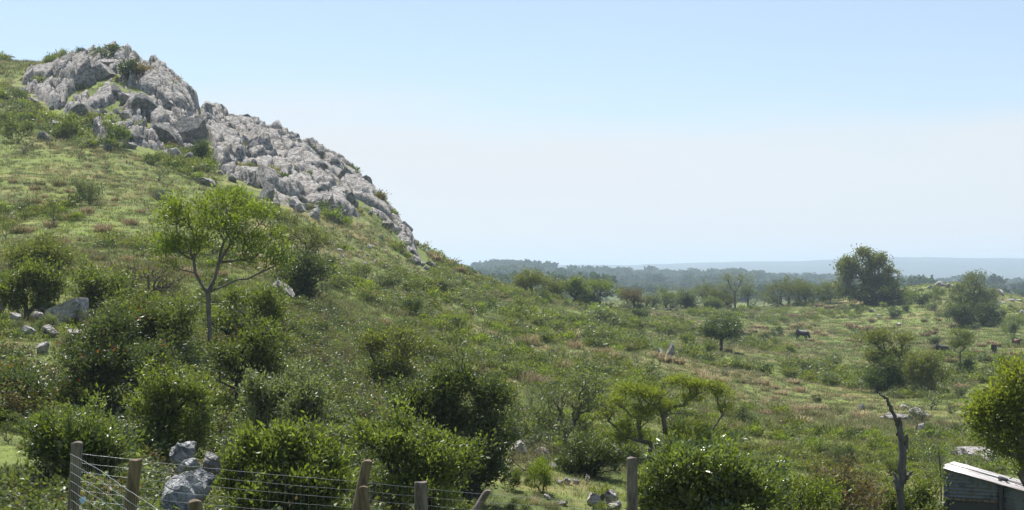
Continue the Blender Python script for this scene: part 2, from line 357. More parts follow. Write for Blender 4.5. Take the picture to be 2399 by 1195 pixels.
# ------------------------------------------------------------------ rock
POLA = [(30,200),(70,160),(112,160),(150,118),(200,100),(290,105),(335,145),(405,180),(440,220),(470,250),(482,300),(490,345),(440,385),(385,372),(300,352),(232,347),(200,300),(130,268),(70,225)]
POLB = [(462,250),(540,262),(650,300),(760,345),(850,400),(905,470),(955,530),(990,590),(1010,645),(978,625),(925,565),(870,520),(800,520),(740,515),(680,490),(620,472),(560,432),(505,405),(484,350)]
def polydist(px, py, poly):
    """signed distance to a polygon, positive inside"""
    P = np.array(poly, float); ins = np.zeros(px.shape, bool); dm = np.full(px.shape, 1e9)
    for i in range(len(P)):
        a = P[i]; b = P[(i+1) % len(P)]; ab = b-a
        tt = np.clip(((px-a[0])*ab[0]+(py-a[1])*ab[1])/(ab@ab), 0, 1)
        dm = np.minimum(dm, np.hypot(px-a[0]-tt*ab[0], py-a[1]-tt*ab[1]))
        c = ((a[1] > py) != (b[1] > py)) & (px < (b[0]-a[0])*(py-a[1])/(b[1]-a[1]+1e-9)+a[0]); ins ^= c
    return np.where(ins, dm, -dm)
def holes(X, Y, seed): return np.clip((fbm(X/4.5, Y/4.5, 3, seed+70)+(0.46 if seed == 100 else 0.30))*7, 0, 1)
def rockmask(X, Y, Z):
    u, v = proj(X, Y, Z); r = np.hypot(X, Y)
    m = np.maximum(np.where(holes(X, Y, 100) < 0.5, -99, polydist(u, v, POLA)), np.where(holes(X, Y, 300) < 0.5, -99, polydist(u, v, POLB)))
    m = np.where((r < 92) | (r > 196), -99, m)
    return m
def outcrop(name, poly, seed, label, u0, u1, r0, r1, amp):
    uu = np.arange(u0, u1, 1.5); rr = np.arange(r0, r1, 0.27)
    az = np.arctan2(uu-UC, F); R, AZ = np.meshgrid(rr, az, indexing='ij'); X = R*np.sin(AZ); Y = R*np.cos(AZ); Z = H(X, Y)
    u, v = proj(X, Y, Z); sd = polydist(u, v, poly)+9*fbm(X/4.0, Y/4.0, 3, seed)
    # strike of the slabs: planes dip down to the right, blades stand up to the left
    ca_, sa_ = math.cos(0.55), math.sin(0.55)
    p = X*ca_+Y*sa_; q = -X*sa_+Y*ca_
    wx = 1.2*fbm(X/5, Y/5, 3, seed+1); wy = 1.2*fbm(X/5, Y/5, 3, seed+2)
    h1, e1 = plates((p+wx)/4.2, (q+wy)/6.0, seed+10, 0.40, (0.45, -0.1))
    h2, e2 = plates((p+wx)/1.7, (q+wy)/2.8, seed+20, 0.5, (0.5, -0.1))
    h3, e3 = plates((p+wy)/0.7, q/1.1, seed+30, 0.6, (0.4, 0))
    h1b = fbm(X/7.0, Y/7.0, 3, seed+44)
    d = amp*(1.15*h1+0.72*h2+0.16*h3+0.6*h1b) - 0.6*amp*np.exp(-(e2/0.06)**2) - 1.4*amp*np.exp(-(e1/0.06)**2)
    m = np.clip(sd/16, 0, 1); m = m*m*(3-2*m); m = m*holes(X, Y, seed); 
    Zr = Z + m*(d+0.85*amp) - (1-m)*1.1
    hx = -0.35*m*h2*amp; V = np.stack([(X+hx).ravel(), Y.ravel(), Zr.ravel()], 1)
    n, k = R.shape; i = np.arange(n-1)[:, None]*k; j = np.arange(k-1)[None]; a = (i+j).ravel(); Q = np.stack([a, a+1, a+k+1, a+k], 1)
    ok = (m.ravel()[Q].max(1) > 0.001); Q = Q[ok]
    us, inv = np.unique(Q, return_inverse=True)
    me = npmesh(name, V[us], inv.reshape(-1, 4), M['rock'])
    tag(obj(name, me), label, 'rock outcrop'); return
outcrop('rock_outcrop', POLA, 100, 'craggy grey and pinkish rock crag forming the hill summit', -10, 520, 100, 172, 1.15)
outcrop('rock_outcrop', POLB, 300, 'long broken rocky slope running down right from the summit crag', 440, 1040, 100, 186, 0.95)

def boulder_mesh(seed, sx=1, sy=1, sz=1, nplane=12, rough=0.06, mat=None):
    """angular block: a subdivided ball cut by random planes, then roughened"""
    rs = np.random.default_rng(seed); bm = bmesh.new(); bmesh.ops.create_icosphere(bm, subdivisions=4, radius=1.0)
    V = np.array([v.co[:] for v in bm.verts])
    N_ = rs.normal(size=(nplane, 3)); N_ /= np.linalg.norm(N_, axis=1)[:, None]; D = rs.uniform(0.38, 0.78, nplane)
    for nn, dd in zip(N_, D):
        s = V@nn-dd; V = V-np.where(s > 0, s, 0)[:, None]*nn*0.97
    V = V*(1+rough*(fbm(V[:, 0]*2.3+V[:, 2]*1.7+seed, V[:, 1]*2.3-V[:, 2]*1.1, 4, seed)+0.8*fbm(V[:, 0]*6+V[:, 2]*5, V[:, 1]*6-V[:, 2]*4, 4, seed+3)))[:, None]
    V *= np.array([sx, sy, sz])
    for v, c in zip(bm.verts, V): v.co = c
    me = bpy.data.meshes.new('boulder'); bm.to_mesh(me); bm.free(); me.materials.append(mat or M['rock'])
    return me
BM = {}
def boulder(u, v, w, h, mat='rock', shape=0, rz=None, tilt=(0, 0), label=None, sink=0.25, d=None, group=None, deep=1.0, name='boulder'):
    """w, h: width and height in photo pixels; (u, v): its lowest visible middle"""
    if d: x, y = (u-UC)/F*d, d; z = ground(x, y) if v is None else (VH-v)/F*d
    else: x, y, z = hit(u, v)
    k = (shape, mat)
    if k not in BM: BM[k] = boulder_mesh(900+shape*7, mat=M[mat], nplane=9+shape % 5)
    pw = w/F*y*0.5/0.82; ph = h/F*y*0.5/0.80
    o = obj(name, BM[k]); o.location = (x, y+pw*0.4, z+ph*(0.8-sink)); o.scale = (pw, pw*0.85*deep, ph)
    o.rotation_euler = (tilt[0], tilt[1], random.uniform(-.5, .5) if rz is None else rz)
    reg(o, label, 'boulder', u, v if v is not None else proj(x, y, z)[1], h, {'rock': 'grey', 'rockw': 'pale', 'rockd': 'dark lichened', 'rockb': 'blue grey mottled'}[mat], 'rock', group)
    return o
# ------------------------------------------------------------------ plants
def tubes(P0, P1, R0, R1, n=5):
    """all branch pieces of one plant as tapered tubes"""
    P0 = np.asarray(P0, float); P1 = np.asarray(P1, float); d = P1-P0; ln = np.linalg.norm(d, axis=1, keepdims=True)+1e-9; d = d/ln
    P1 = P1+d*np.asarray(R1)[:, None]*0.4
    up = np.where(np.abs(d[:, 2:3]) > 0.9, np.array([[1., 0, 0]]), np.array([[0, 0, 1.]]))
    a = np.cross(d, up); a /= np.linalg.norm(a, axis=1, keepdims=True); b = np.cross(d, a)
    th = np.arange(n)*2*math.pi/n; c = np.cos(th)[None, :, None]; s = np.sin(th)[None, :, None]
    ring = a[:, None]*c+b[:, None]*s
    V0 = P0[:, None]+ring*np.asarray(R0)[:, None, None]; V1 = P1[:, None]+ring*np.asarray(R1)[:, None, None]
    V = np.concatenate([V0, V1], 1).reshape(-1, 3); m = len(P0); base = np.arange(m)[:, None]*2*n
    k = np.arange(n)[None]; k2 = (k+1) % n
    return V, np.stack([base+k, base+k2, base+n+k2, base+n+k], 2).reshape(-1, 4)
def grow(root, trunk, pts, rng, rtip=0.006, bend=0.12, pw=0.5, lift=0.6, stems=1):
    """join crown points to a trunk polyline; returns nodes, parents, radii"""
    nodes = [np.array(root, float)]; par = [-1]; pl = [0.0]
    for p in trunk:
        a = nodes[-1]; b = np.array(p, float); k = max(2, int(np.linalg.norm(b-a)/0.35))
        for i in range(1, k+1):
            q = a+(b-a)*i/k
            nodes.append(q+rng.normal(size=3)*0.012*(i < k)); par.append(len(nodes)-2); pl.append(pl[-1]+np.linalg.norm(b-a)/k)
    first = len(nodes)-1 if trunk else 0
    cap = len(pts)*5+len(nodes)+10; Nn = np.zeros((cap, 3)); Nn[:len(nodes)] = nodes; PL = np.zeros(cap); PL[:len(nodes)] = pl; c = len(nodes)
    ok = np.zeros(cap, bool); ok[first] = True
    for e in (trunk_forks if False else []): pass
    if len(trunk) > 1: ok[max(0, first-2):first+1] = True
    top = Nn[first]; order = np.argsort(np.linalg.norm(pts-top, axis=1))
    for i in order:
        p = pts[i]; dv = p-Nn[:c]; dist = np.linalg.norm(dv, axis=1)
        cost = dist+0.32*PL[:c]+np.where(dv[:, 2] < 0, -dv[:, 2]*lift, 0); cost[~ok[:c]] = 1e9
        j = int(np.argmin(cost)); a = Nn[j]; L_ = dist[j]; k = int(min(4, max(1, L_/0.3)))
        prev = j; side = rng.normal(size=3)*bend*L_; side[2] -= 0.10*L_
        for s in range(1, k+1):
            f = s/k; q = a+(p-a)*f+side*math.sin(math.pi*f)*(1 if k > 1 else 0)
            Nn[c] = q; par.append(prev); PL[c] = PL[prev]+L_/k; ok[c] = True; prev = c; c += 1
    par = np.array(par); cnt = np.zeros(c); kids = np.zeros(c, int)
    for i in range(1, c): kids[par[i]] += 1
    for i in range(c-1, 0, -1):
        if kids[i] == 0: cnt[i] += 1
        cnt[par[i]] += cnt[i]
    R = rtip*np.maximum(cnt, 1)**pw
    return Nn[:c], par, R
def leaves(C, rng, per, rc, L_, wd=0.42, centre=None, up=0.35, flat=0.75, lv=0.3):
    """leaves round every clump centre: folded diamonds"""
    C = C[rng.random(len(C)) < 0.97]; n = len(C)*per; c = np.repeat(C, per, 0); g = rng.normal(size=(n, 3))*rc*np.repeat(rng.uniform(0.55, 1.45, len(C)), per)[:, None]; g[:, 2] *= flat
    p = c+g; ax = rng.normal(size=(n, 3))*0.75
    if centre is not None:
        o = c-centre; ax += 0.38*o/(np.linalg.norm(o, axis=1, keepdims=True)+1e-6)
    ax += 0.55*g/(rc*1.5); ax[:, 2] += up; ax /= np.linalg.norm(ax, axis=1, keepdims=True)
    t = np.cross(ax, rng.normal(size=(n, 3))); t /= np.linalg.norm(t, axis=1, keepdims=True)
    s = L_*(1+lv*rng.normal(size=(n, 1))).clip(0.45, 1.7); w = s*wd*0.5
    nn = np.cross(ax, t)
    V = np.stack([p, p+ax*s*0.5+t*w+nn*w*0.35, p+ax*s, p+ax*s*0.5-t*w+nn*w*0.35], 1).reshape(-1, 3)
    b = np.arange(n)[:, None]*4
    Fq = np.concatenate([b+np.array([[0, 1, 2]]), b+np.array([[0, 2, 3]])], 1).reshape(-1, 3)
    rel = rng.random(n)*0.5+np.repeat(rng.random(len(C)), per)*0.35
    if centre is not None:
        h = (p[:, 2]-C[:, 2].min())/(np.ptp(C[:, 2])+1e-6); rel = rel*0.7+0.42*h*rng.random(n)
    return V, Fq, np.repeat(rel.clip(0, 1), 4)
def lobes_pts(lobes, n, rng, shell=0.5, under=-0.35, gap=-0.45, stray=0.12):
    """points in the outer part of lobes (x,y,z,rx,ry,rz); few on the underside"""
    big = max(max(l[3], l[5]) for l in lobes); L2 = []
    for l in lobes:
        L2.append((*l[:3], l[3]*0.9, l[4]*0.9, l[5]*0.9))
        for _ in range(4):
            d = rng.normal(size=3); d[2] = abs(d[2])*0.9-0.15; d /= np.linalg.norm(d); k = rng.uniform(0.28, 0.46)
            L2.append((l[0]+d[0]*l[3]*.85, l[1]+d[1]*l[4]*.85, l[2]+d[2]*l[5]*.85, l[3]*k, l[4]*k, l[5]*k))
    lobes = L2; fq = 2.6/max(big, 0.3); ph = rng.uniform(0, 50)
    wts = np.array([l[3]*l[4]+l[3]*l[5] for l in lobes]); out = []
    while len(out) < n:
        l = lobes[rng.choice(len(lobes), p=wts/wts.sum())]; d = rng.normal(size=3); d /= np.linalg.norm(d)
        if d[2] < under and rng.random() < 0.85: continue
        r = shell+(1-shell)*rng.random()**0.7
        q = (l[0]+d[0]*r*l[3], l[1]+d[1]*r*l[4], l[2]+d[2]*r*l[5])
        gn_ = math.sin(q[0]*fq*2+ph)+math.sin(q[1]*fq*1.7+1.3*ph+q[2]*fq)+math.sin(q[2]*fq*2.3+0.7*ph+q[0]*fq*.8)
        if gn_ < gap: continue
        if rng.random() < stray: q = tuple(np.array(l[:3])+(np.array(q)-np.array(l[:3]))*rng.uniform(1.12, 1.65))
        out.append(q)
    return np.array(out)
def wood_mesh(name, nd, par, R, mat, n=5, rmin=0.0):
    k = np.arange(1, len(nd)); P0 = nd[par[k]]; P1 = nd[k]; r1 = R[k]; r0 = np.minimum(R[par[k]], r1*1.35+0.002)
    tr = R[par[k]]*0.98; r0 = np.where(r1 > 0.6*R[par[k]], tr, r0)
    V, Q = tubes(P0, P1, r0, r1, n); return npmesh(name, V, Q, mat, smooth=True)
def plant_meshes(lobes, trunk, seed, leafmat, barkmat, npts=120, per=40, rc=0.16, leaf=0.06, wd=0.42, shell=0.5, rtip=0.006, sprout=0, under=-0.35, root=(0, 0, -0.25), flat=0.75, up=0.35, twigs=0, pw=0.5, bend=0.12, lift=0.6):
    rng = np.random.default_rng(seed); pts = lobes_pts(lobes, npts, rng, shell, under)
    pts = pts[pts[:, 2] > 0.05]
    extra = lobes_pts([(l[0], l[1], l[2]-0.25*l[5], l[3]*0.75, l[4]*0.75, l[5]*0.8) for l in lobes], twigs, rng, 0.2, -1) if twigs else np.zeros((0, 3))
    nd, par, R = grow(root, trunk, np.concatenate([extra, pts]) if twigs else pts, rng, rtip, bend, pw, lift)
    wood = wood_mesh('stems', nd, par, R, M[barkmat])
    cen = np.average(np.array([l[:3] for l in lobes]), axis=0, weights=[l[3] for l in lobes]); cen[2] -= 0.3*max(l[5] for l in lobes)
    vis = pts[rng.random(len(pts)) < 0.93]
    keep = vis if len(vis) else pts
    rcs = rc
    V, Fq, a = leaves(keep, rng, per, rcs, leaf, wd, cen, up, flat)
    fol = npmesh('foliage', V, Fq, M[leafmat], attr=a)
    return wood, fol
def plant_obj(name, meshes, loc, rz=0, s=1.0, parts=('stems', 'foliage')):
    e = empty(name, loc, rz, s)
    for nm, me in zip(parts, meshes): obj(nm, me, e)
    return e
def copy_thing(e):
    c = e.copy(); COL.objects.link(c)
    for ch in e.children:
        k = ch.copy(); COL.objects.link(k); k.parent = c; k.matrix_parent_inverse = ch.matrix_parent_inverse
    return c

# stock of shrub shapes, each about 2 m across and 1.5 m tall (scaled where they stand)
LEAFW = dict(bright='bright green', mid='green', dark='dark green', olive='olive green', grey='grey green', brown='brownish')
STOCK = {}
def dome(seed, flatk=1.0):
    r = np.random.default_rng(seed); L_ = [(0, 0, 0.52, 0.58, 0.58, 0.50)]
    for i in range(7):
        a = r.uniform(0, 6.28); q = r.uniform(0.30, 0.80); L_.append((q*math.cos(a), q*math.sin(a), r.uniform(0.3, 1.15)*flatk, r.uniform(.28, .46), r.uniform(.28, .46), r.uniform(.22, .42)))
    return L_
def stock(kind, col, near):
    """kind: bush (dense dome), airy (open, twiggy), tuftree (small tree, crown on stems)"""
    k = (kind, col, near)
    if k in STOCK: return STOCK[k]
    res = []
    for s in range(2 if near < 2 else 2):
        sd = hash((kind, col, near)) % 1000 if False else sum(map(ord, kind+col))*7+near*31+s*113
        if near == 0: npts, per, leaf, rc = 210, 30, 0.066, 0.085
        elif near == 1: npts, per, leaf, rc = 150, 26, 0.095, 0.125
        else: npts, per, leaf, rc = 90, 20, 0.15, 0.15
        if kind == 'bush':
            me = plant_meshes(dome(sd), [], sd, col, 'barkd', npts, per, rc, leaf, shell=0.45, rtip=0.006, under=-0.7)
        elif kind == 'airy':
            me = plant_meshes(dome(sd, 1.15), [], sd, col, 'bark', int(npts*0.8), int(per*0.36), rc*1.2, leaf*0.85, shell=0.35, rtip=0.0065, under=-0.6, twigs=30)
        else:
            r = np.random.default_rng(sd); L_ = []
            for i in range(6):
                a = r.uniform(0, 6.28); q = r.uniform(0.15, 0.65); L_.append((q*math.cos(a), q*math.sin(a), r.uniform(0.95, 1.3), r.uniform(.3, .45), r.uniform(.3, .45), r.uniform(.18, .28)))
            me = plant_meshes(L_, [(0.02, 0, 0.30)], sd, col, 'bark', int(npts*0.8), int(per*0.8), rc, leaf*0.9, shell=0.4, rtip=0.008, under=0.0, flat=0.6)
        res.append(me)
    STOCK[k] = res; return res
def _ext(me):
    a = np.empty(len(me.vertices)*3, np.float32); me.vertices.foreach_get('co', a); a = a.reshape(-1, 3)
    return np.percentile(a[:, 0], 99)-np.percentile(a[:, 0], 1), np.percentile(a[:, 2], 99.3)
EXT = {}
def shrub(u, v, w, h, col='mid', kind='bush', label=None, group=None, d=None, name=None, i=None):
    """w, h: size in photo pixels; (u, v): foot of the plant"""
    if d: x, y = (u-UC)/F*d, d; z = ground(x, y)
    else: x, y, z = hit(u, v)
    near = 0 if y < 48 else (1 if y < 105 else 2)
    lst = stock(kind, col, near); me = lst[random.randrange(len(lst)) if i is None else i % len(lst)]
    if me[1].name not in EXT: EXT[me[1].name] = _ext(me[1])
    ew, eh = EXT[me[1].name]; sx = w/F*y/ew; sz = h/F*y/eh
    nm = name or ('small_tree' if kind == 'tuftree' else 'shrub')
    e = empty(nm, (x, y, z-0.06), random.uniform(0, 6.28), (sx, sx, sz))
    if max(w, h) > 34: obj('stems', me[0], e); obj('foliage', me[1], e)
    else:
        bpy.data.objects.remove(e); e = obj(nm, me[1]); e.location = (x, y, z-0.08*sz-0.05); e.rotation_euler = (0, 0, random.uniform(0, 6.28)); e.scale = (sx, sx, sz)
    reg(e, label, 'tree' if kind == 'tuftree' else 'shrub', u, v, h, {'bush': 'dense', 'airy': 'thin twiggy', 'tuftree': 'small'}[kind]+' '+LEAFW[col], 'tree' if kind == 'tuftree' else 'shrub', group)
    return e

# grass
def blades(n, rad, hgt, lean, wid, rng, droop=0.5, segs=2):
    V = []; Fq = []; A_ = []
    for i in range(n):
        a = rng.uniform(0, 6.283); r = rad*math.sqrt(rng.random()); b = np.array([r*math.cos(a), r*math.sin(a), -0.05])
        dr = a+rng.normal()*0.7; l = lean*rng.uniform(0.3, 1.3); hh = hgt*rng.uniform(0.55, 1.15)
        dv = np.array([math.cos(dr)*l, math.sin(dr)*l, 1.0]); dv /= np.linalg.norm(dv); sd = np.array([-math.sin(dr+rng.normal()*.8), math.cos(dr+rng.normal()*.8), 0])*wid
        m = b+dv*hh*0.6; t = m+(dv*np.array([1.5, 1.5, 1-droop]))*hh*0.42
        k = len(V); V += [b-sd*.6, b+sd*.6, m-sd*.5, m+sd*.5, t]; Fq += [[k, k+1, k+3], [k, k+3, k+2], [k+2, k+3, k+4]]; A_ += [rng.random()*0.9+0.1*(_ > 2) for _ in range(1)]*5
    return np.array(V), np.array(Fq), np.array(A_)
TUSM = {}
def tussock_mesh(mat, s, n=130, near=0):
    k = (mat, s, near)
    if k not in TUSM:
        rng = np.random.default_rng(50+s+9*near); V, Fq, a = blades((n*3, n+90, n+60)[near], 0.30, 0.62, 1.15, (0.008, 0.020, 0.042)[near], rng, 1.0)
        TUSM[k] = npmesh('grass_tussock', V, Fq, M[mat], attr=a)
    return TUSM[k]
def tussock(u, v, w, h, mat='tus', label=None, group=None):
    x, y, z = hit(u, v); me = tussock_mesh(mat, random.randrange(3), near=0 if y < 45 else (1 if y < 95 else 2))
    o = obj('grass_tussock', me); s = w/F*y/1.0; o.location = (x, y, z-0.03); o.scale = (s, s, h/F*y/0.44); o.rotation_euler = (0, 0, random.uniform(0, 6.28))
    reg(o, label, 'grass tussock', u, v, h, {'tus': 'tan', 'tusr': 'reddish brown', 'tusg': 'olive', 'tusp': 'pale green'}[mat], 'grass tussock', group or 'tussocks dotted over the pasture')
    return o
def scatter(name, pts, rot, scl, idx, meshes, label):
    """one object of stuff: many small tufts instanced on points"""
    me = bpy.data.meshes.new(name); me.vertices.add(len(pts)); me.vertices.foreach_set('co', np.asarray(pts, np.float32).ravel())
    a = me.attributes.new('rz', 'FLOAT', 'POINT'); a.data.foreach_set('value', np.asarray(rot, np.float32))
    a = me.attributes.new('scl', 'FLOAT_VECTOR', 'POINT'); a.data.foreach_set('vector', np.asarray(scl, np.float32).ravel())
    a = me.attributes.new('idx', 'INT', 'POINT'); a.data.foreach_set('value', np.asarray(idx, np.int32))
    o = obj(name, me); c = bpy.data.collections.new(name+'_tufts')
    for i, m in enumerate(meshes):
        k = bpy.data.objects.new('%s_tuft_%02d' % (name, i), m); c.objects.link(k)
    g = bpy.data.node_groups.new(name, 'GeometryNodeTree')
    g.interface.new_socket('Geometry', in_out='INPUT', socket_type='NodeSocketGeometry'); g.interface.new_socket('Geometry', in_out='OUTPUT', socket_type='NodeSocketGeometry')
    gi = g.nodes.new('NodeGroupInput'); go = g.nodes.new('NodeGroupOutput'); ip = g.nodes.new('GeometryNodeInstanceOnPoints'); ci = g.nodes.new('GeometryNodeCollectionInfo')
    ci.inputs['Collection'].default_value = c; ci.inputs['Separate Children'].default_value = True; ci.inputs['Reset Children'].default_value = True
    def at(n, ty):
        x = g.nodes.new('GeometryNodeInputNamedAttribute'); x.data_type = ty; x.inputs[0].default_value = n; return x.outputs[0]
    cx = g.nodes.new('ShaderNodeCombineXYZ'); lk = g.links.new; lk(at('rz', 'FLOAT'), cx.inputs[2])
    lk(gi.outputs[0], ip.inputs['Points']); lk(ci.outputs[0], ip.inputs['Instance']); ip.inputs['Pick Instance'].default_value = True
    lk(at('idx', 'INT'), ip.inputs['Instance Index']); lk(cx.outputs[0], ip.inputs['Rotation']); lk(at('scl', 'FLOAT_VECTOR'), ip.inputs['Scale'])
    lk(ip.outputs[0], go.inputs[0]); md = o.modifiers.new('scatter', 'NODES'); md.node_group = g
    tag(o, label, kind='stuff'); return o
def land_points(n, r0, r1, power, rng, azl=-27, azr=27):
    """random places on the land, denser nearby (density per metre of depth falls with r**power)"""
    q = rng.random(n)
    if abs(power-1) < 1e-6: r = r0*(r1/r0)**q
    else: r = (r0**(1-power)+q*(r1**(1-power)-r0**(1-power)))**(1/(1-power))
    az = np.radians(rng.uniform(azl, azr, n)); X = r*np.sin(az); Y = r*np.cos(az); return X, Y, H(X, Y)
def grasses():
    rng = np.random.default_rng(3)
    g1 = []
    for s in range(4):
        V, Fq, a = blades(26, 0.16, 0.17, 0.7, 0.006, np.random.default_rng(s), 0.5); g1.append(npmesh('tuft', V, Fq, M['grass'], attr=a))
    for s in range(2):
        V, Fq, a = blades(20, 0.10, 0.34, 0.45, 0.005, np.random.default_rng(s+20), 0.5); g1.append(npmesh('tuft', V, Fq, M['tusg'], attr=a))
    X, Y, Z = land_points(75000, 11, 75, 0.5, rng)
    m = rockmask(X, Y, Z) < -4
    n = len(X); idx = rng.integers(0, 4, n); pt = vnoise(X/3.1, Y/3.1, 77); t = rng.random(n) < 0.05+0.25*(pt > 0.62); idx = np.where(t, rng.integers(4, 6, n), idx)
    s = rng.uniform(0.5, 1.4, n)*np.clip(Y/32, 0.8, 1.7); sc = np.stack([s*1.1, s*1.1, s*rng.uniform(0.6, 1.25, n)*0.9], 1)
    scatter('grass', np.stack([X, Y, Z-0.02], 1)[m], rng.uniform(0, 6.28, n)[m], sc[m], idx[m], g1, 'short green grass with straw coloured stalks')
    g2 = []
    for s in range(4):
        V, Fq, a = blades(24, 0.40, 0.34, 0.65, 0.022, np.random.default_rng(s+40), 0.6); g2.append(npmesh('clump', V, Fq, M['grass'], attr=a))
    for s in range(3):
        V, Fq, a = blades(30, 0.22, 0.46, 0.8, 0.022, np.random.default_rng(s+60), 0.7); g2.append(npmesh('clump', V, Fq, M[['tus', 'tusg', 'tusd'][s]], attr=a))
    X, Y, Z = land_points(106000, 62, 300, 0.6, rng); m = rockmask(X, Y, Z) < -3
    n = len(X); idx = rng.integers(0, 4, n); pt = vnoise(X/7, Y/7, 78); t = rng.random(n) < 0.10+0.40*(pt > 0.58)+0.16*(X/Y < -0.03); idx = np.where(t, rng.integers(4, 7, n), idx)
    s = rng.uniform(0.5, 1.25, n)*np.clip(Y/120, 0.75, 1.4); sc = np.stack([s, s, s*rng.uniform(0.5, 1.2, n)], 1)
    scatter('distant_grass', np.stack([X, Y, Z-0.03], 1)[m], rng.uniform(0, 6.28, n)[m], sc[m], idx[m], g2, 'rough grazed pasture grass in green and straw clumps')
    # leafy ground cover: knee-high weeds and seedlings nobody could count
    g3 = []
    for s, mt in enumerate(['mid', 'dark', 'olive', 'bright', 'grey', 'olive']):
        r = np.random.default_rng(200+s); C = lobes_pts([(0, 0, 0.18, 0.3, 0.3, 0.2)], 22, r, 0.3, -0.2); V, Fq, a = leaves(C, r, 12, 0.07, 0.085, 0.5, np.zeros(3), 0.5)
        g3.append(npmesh('weed', V, Fq, M[mt], attr=a))
    X, Y, Z = land_points(37500, 16, 270, 0.35, rng)
    den = vnoise(X/9, Y/9, 91)*0.6+vnoise(X/3, Y/3, 92)*0.4; u, v = proj(X, Y, Z)
    lim = 0.62-0.09*((u < 1500) & (v > 620))-0.08*((u < 1100) & (v > 700)); m = (den > lim) & (rockmask(X, Y, Z) < -2)
    n = len(X); idx = rng.integers(0, 6, n); s = rng.uniform(0.35, 1.25, n)**1.3*np.clip(Y/60, 0.7, 1.9)
    sc = np.stack([s, s, s*rng.uniform(0.6, 1.1, n)], 1)
    scatter('ground_cover', np.stack([X, Y, Z-0.03], 1)[m], rng.uniform(0, 6.28, n)[m], sc[m], idx[m], g3, 'low leafy weeds and seedlings over the slopes')
    # tangled undergrowth of the lower thicket
    g5 = []
    for s, mt in enumerate(['mid', 'dark', 'mid', 'dark', 'grey', 'brown', 'olive', 'dark', 'dark']):
        r = np.random.default_rng(400+s); C = lobes_pts([(0, 0, 0.22, 0.42, 0.42, 0.34), (0.25, 0.1, 0.4, 0.2, 0.2, 0.3)], 60, r, 0.2, -0.5, -0.2, 0.3); V, Fq, a = leaves(C, r, 12, 0.06, 0.052, 0.58, np.zeros(3), 0.1)
        g5.append(npmesh('undergrowth', V, Fq, M[mt], attr=a))
    for s in range(2):
        V, Fq, a = blades(70, 0.22, 0.75+0.2*s, 1.0, 0.007, np.random.default_rng(s+90), 0.3); g5.append(npmesh('dead_twigs', V, Fq, M['bark'], attr=a))
    X, Y, Z = land_points(36000, 15, 66, 0.3, rng, -27, 3); u, v = proj(X, Y, Z); den = vnoise(X/4, Y/4, 191)*0.55+vnoise(X/1.6, Y/1.6, 192)*0.45
    m = (den > 0.44) & (u < 1180) & ~((u < 150) & (v > 1000)) & ~((u > 1080) & (v > 1040)) & ~((u < 250) & (v > 690) & (v < 850)) & ~((u > 330) & (u < 560) & (v > 1040)) & (v > 655+0.10*u) & ~((u > 850) & (v > 1170))
    m &= (rng.random(len(X)) < np.clip((v-640)/200, 0.25, 0.8)); n = len(X); s = rng.uniform(0.45, 1.25, n); sc = np.stack([s*1.1, s*1.1, s*rng.uniform(0.65, 1.05, n)], 1)
    scatter('undergrowth', np.stack([X, Y, Z-0.04], 1)[m], rng.uniform(0, 6.28, n)[m], sc[m], rng.integers(0, 11, n)[m], g5, 'tangled leafy undergrowth and dead twigs filling the lower left thicket')
    # woods far across the valley
    g4 = []
    for s in range(4):
        r = np.random.default_rng(300+s); L_ = [(0, 0, 3.2, 3.0, 3.0, 2.6), (1.4, 0.6, 4.4, 1.7, 1.7, 1.5), (-1.5, -.5, 3.9, 1.8, 1.8, 1.6)]
        C = lobes_pts(L_, 60, r, 0.6, -0.9); V, Fq, a = leaves(C, r, 7, 0.45, 1.1, 0.8, np.array([0, 0, 2.])); g4.append(npmesh('far_tree', V, Fq, M['wood_far'], attr=a))
    X, Y, Z = land_points(36000, 520, 1640, 0.2, rng, -8, 26)
    den = fbm(X/120, Y/120, 4, 61); r_ = np.hypot(X, Y); m = (den > -0.04-0.26*np.clip((r_-1150)/300, 0, 1)) | (rng.random(len(X)) < 0.12)
    # the long green clearing on the face of the hill and the pasture in front of it
    u, v = proj(X, Y, Z); m &= ~(((u-1640)/120)**2+((v-668)/6)**2 < 1); m &= ~((r_ < 1000) & (u > 1400) & (u < 1660) & (rng.random(len(X)) < 0.97)); m &= ~((r_ < 760) & (rng.random(len(X)) < 0.35)); m &= ~((u > 2150) & (r_ < 1250) & (rng.random(len(X)) < 0.93))
    n = len(X); s = rng.uniform(0.35, 0.95, n)*np.where(rng.random(n) < 0.03, 1.8, 1); sc = np.stack([s*1.35, s*1.35, s], 1)
    scatter('distant_woodland', np.stack([X, Y, Z-0.3], 1)[m], rng.uniform(0, 6.28, n)[m], sc[m], rng.integers(0, 4, n)[m], g4, 'far blue green woodland covering the hill across the valley')
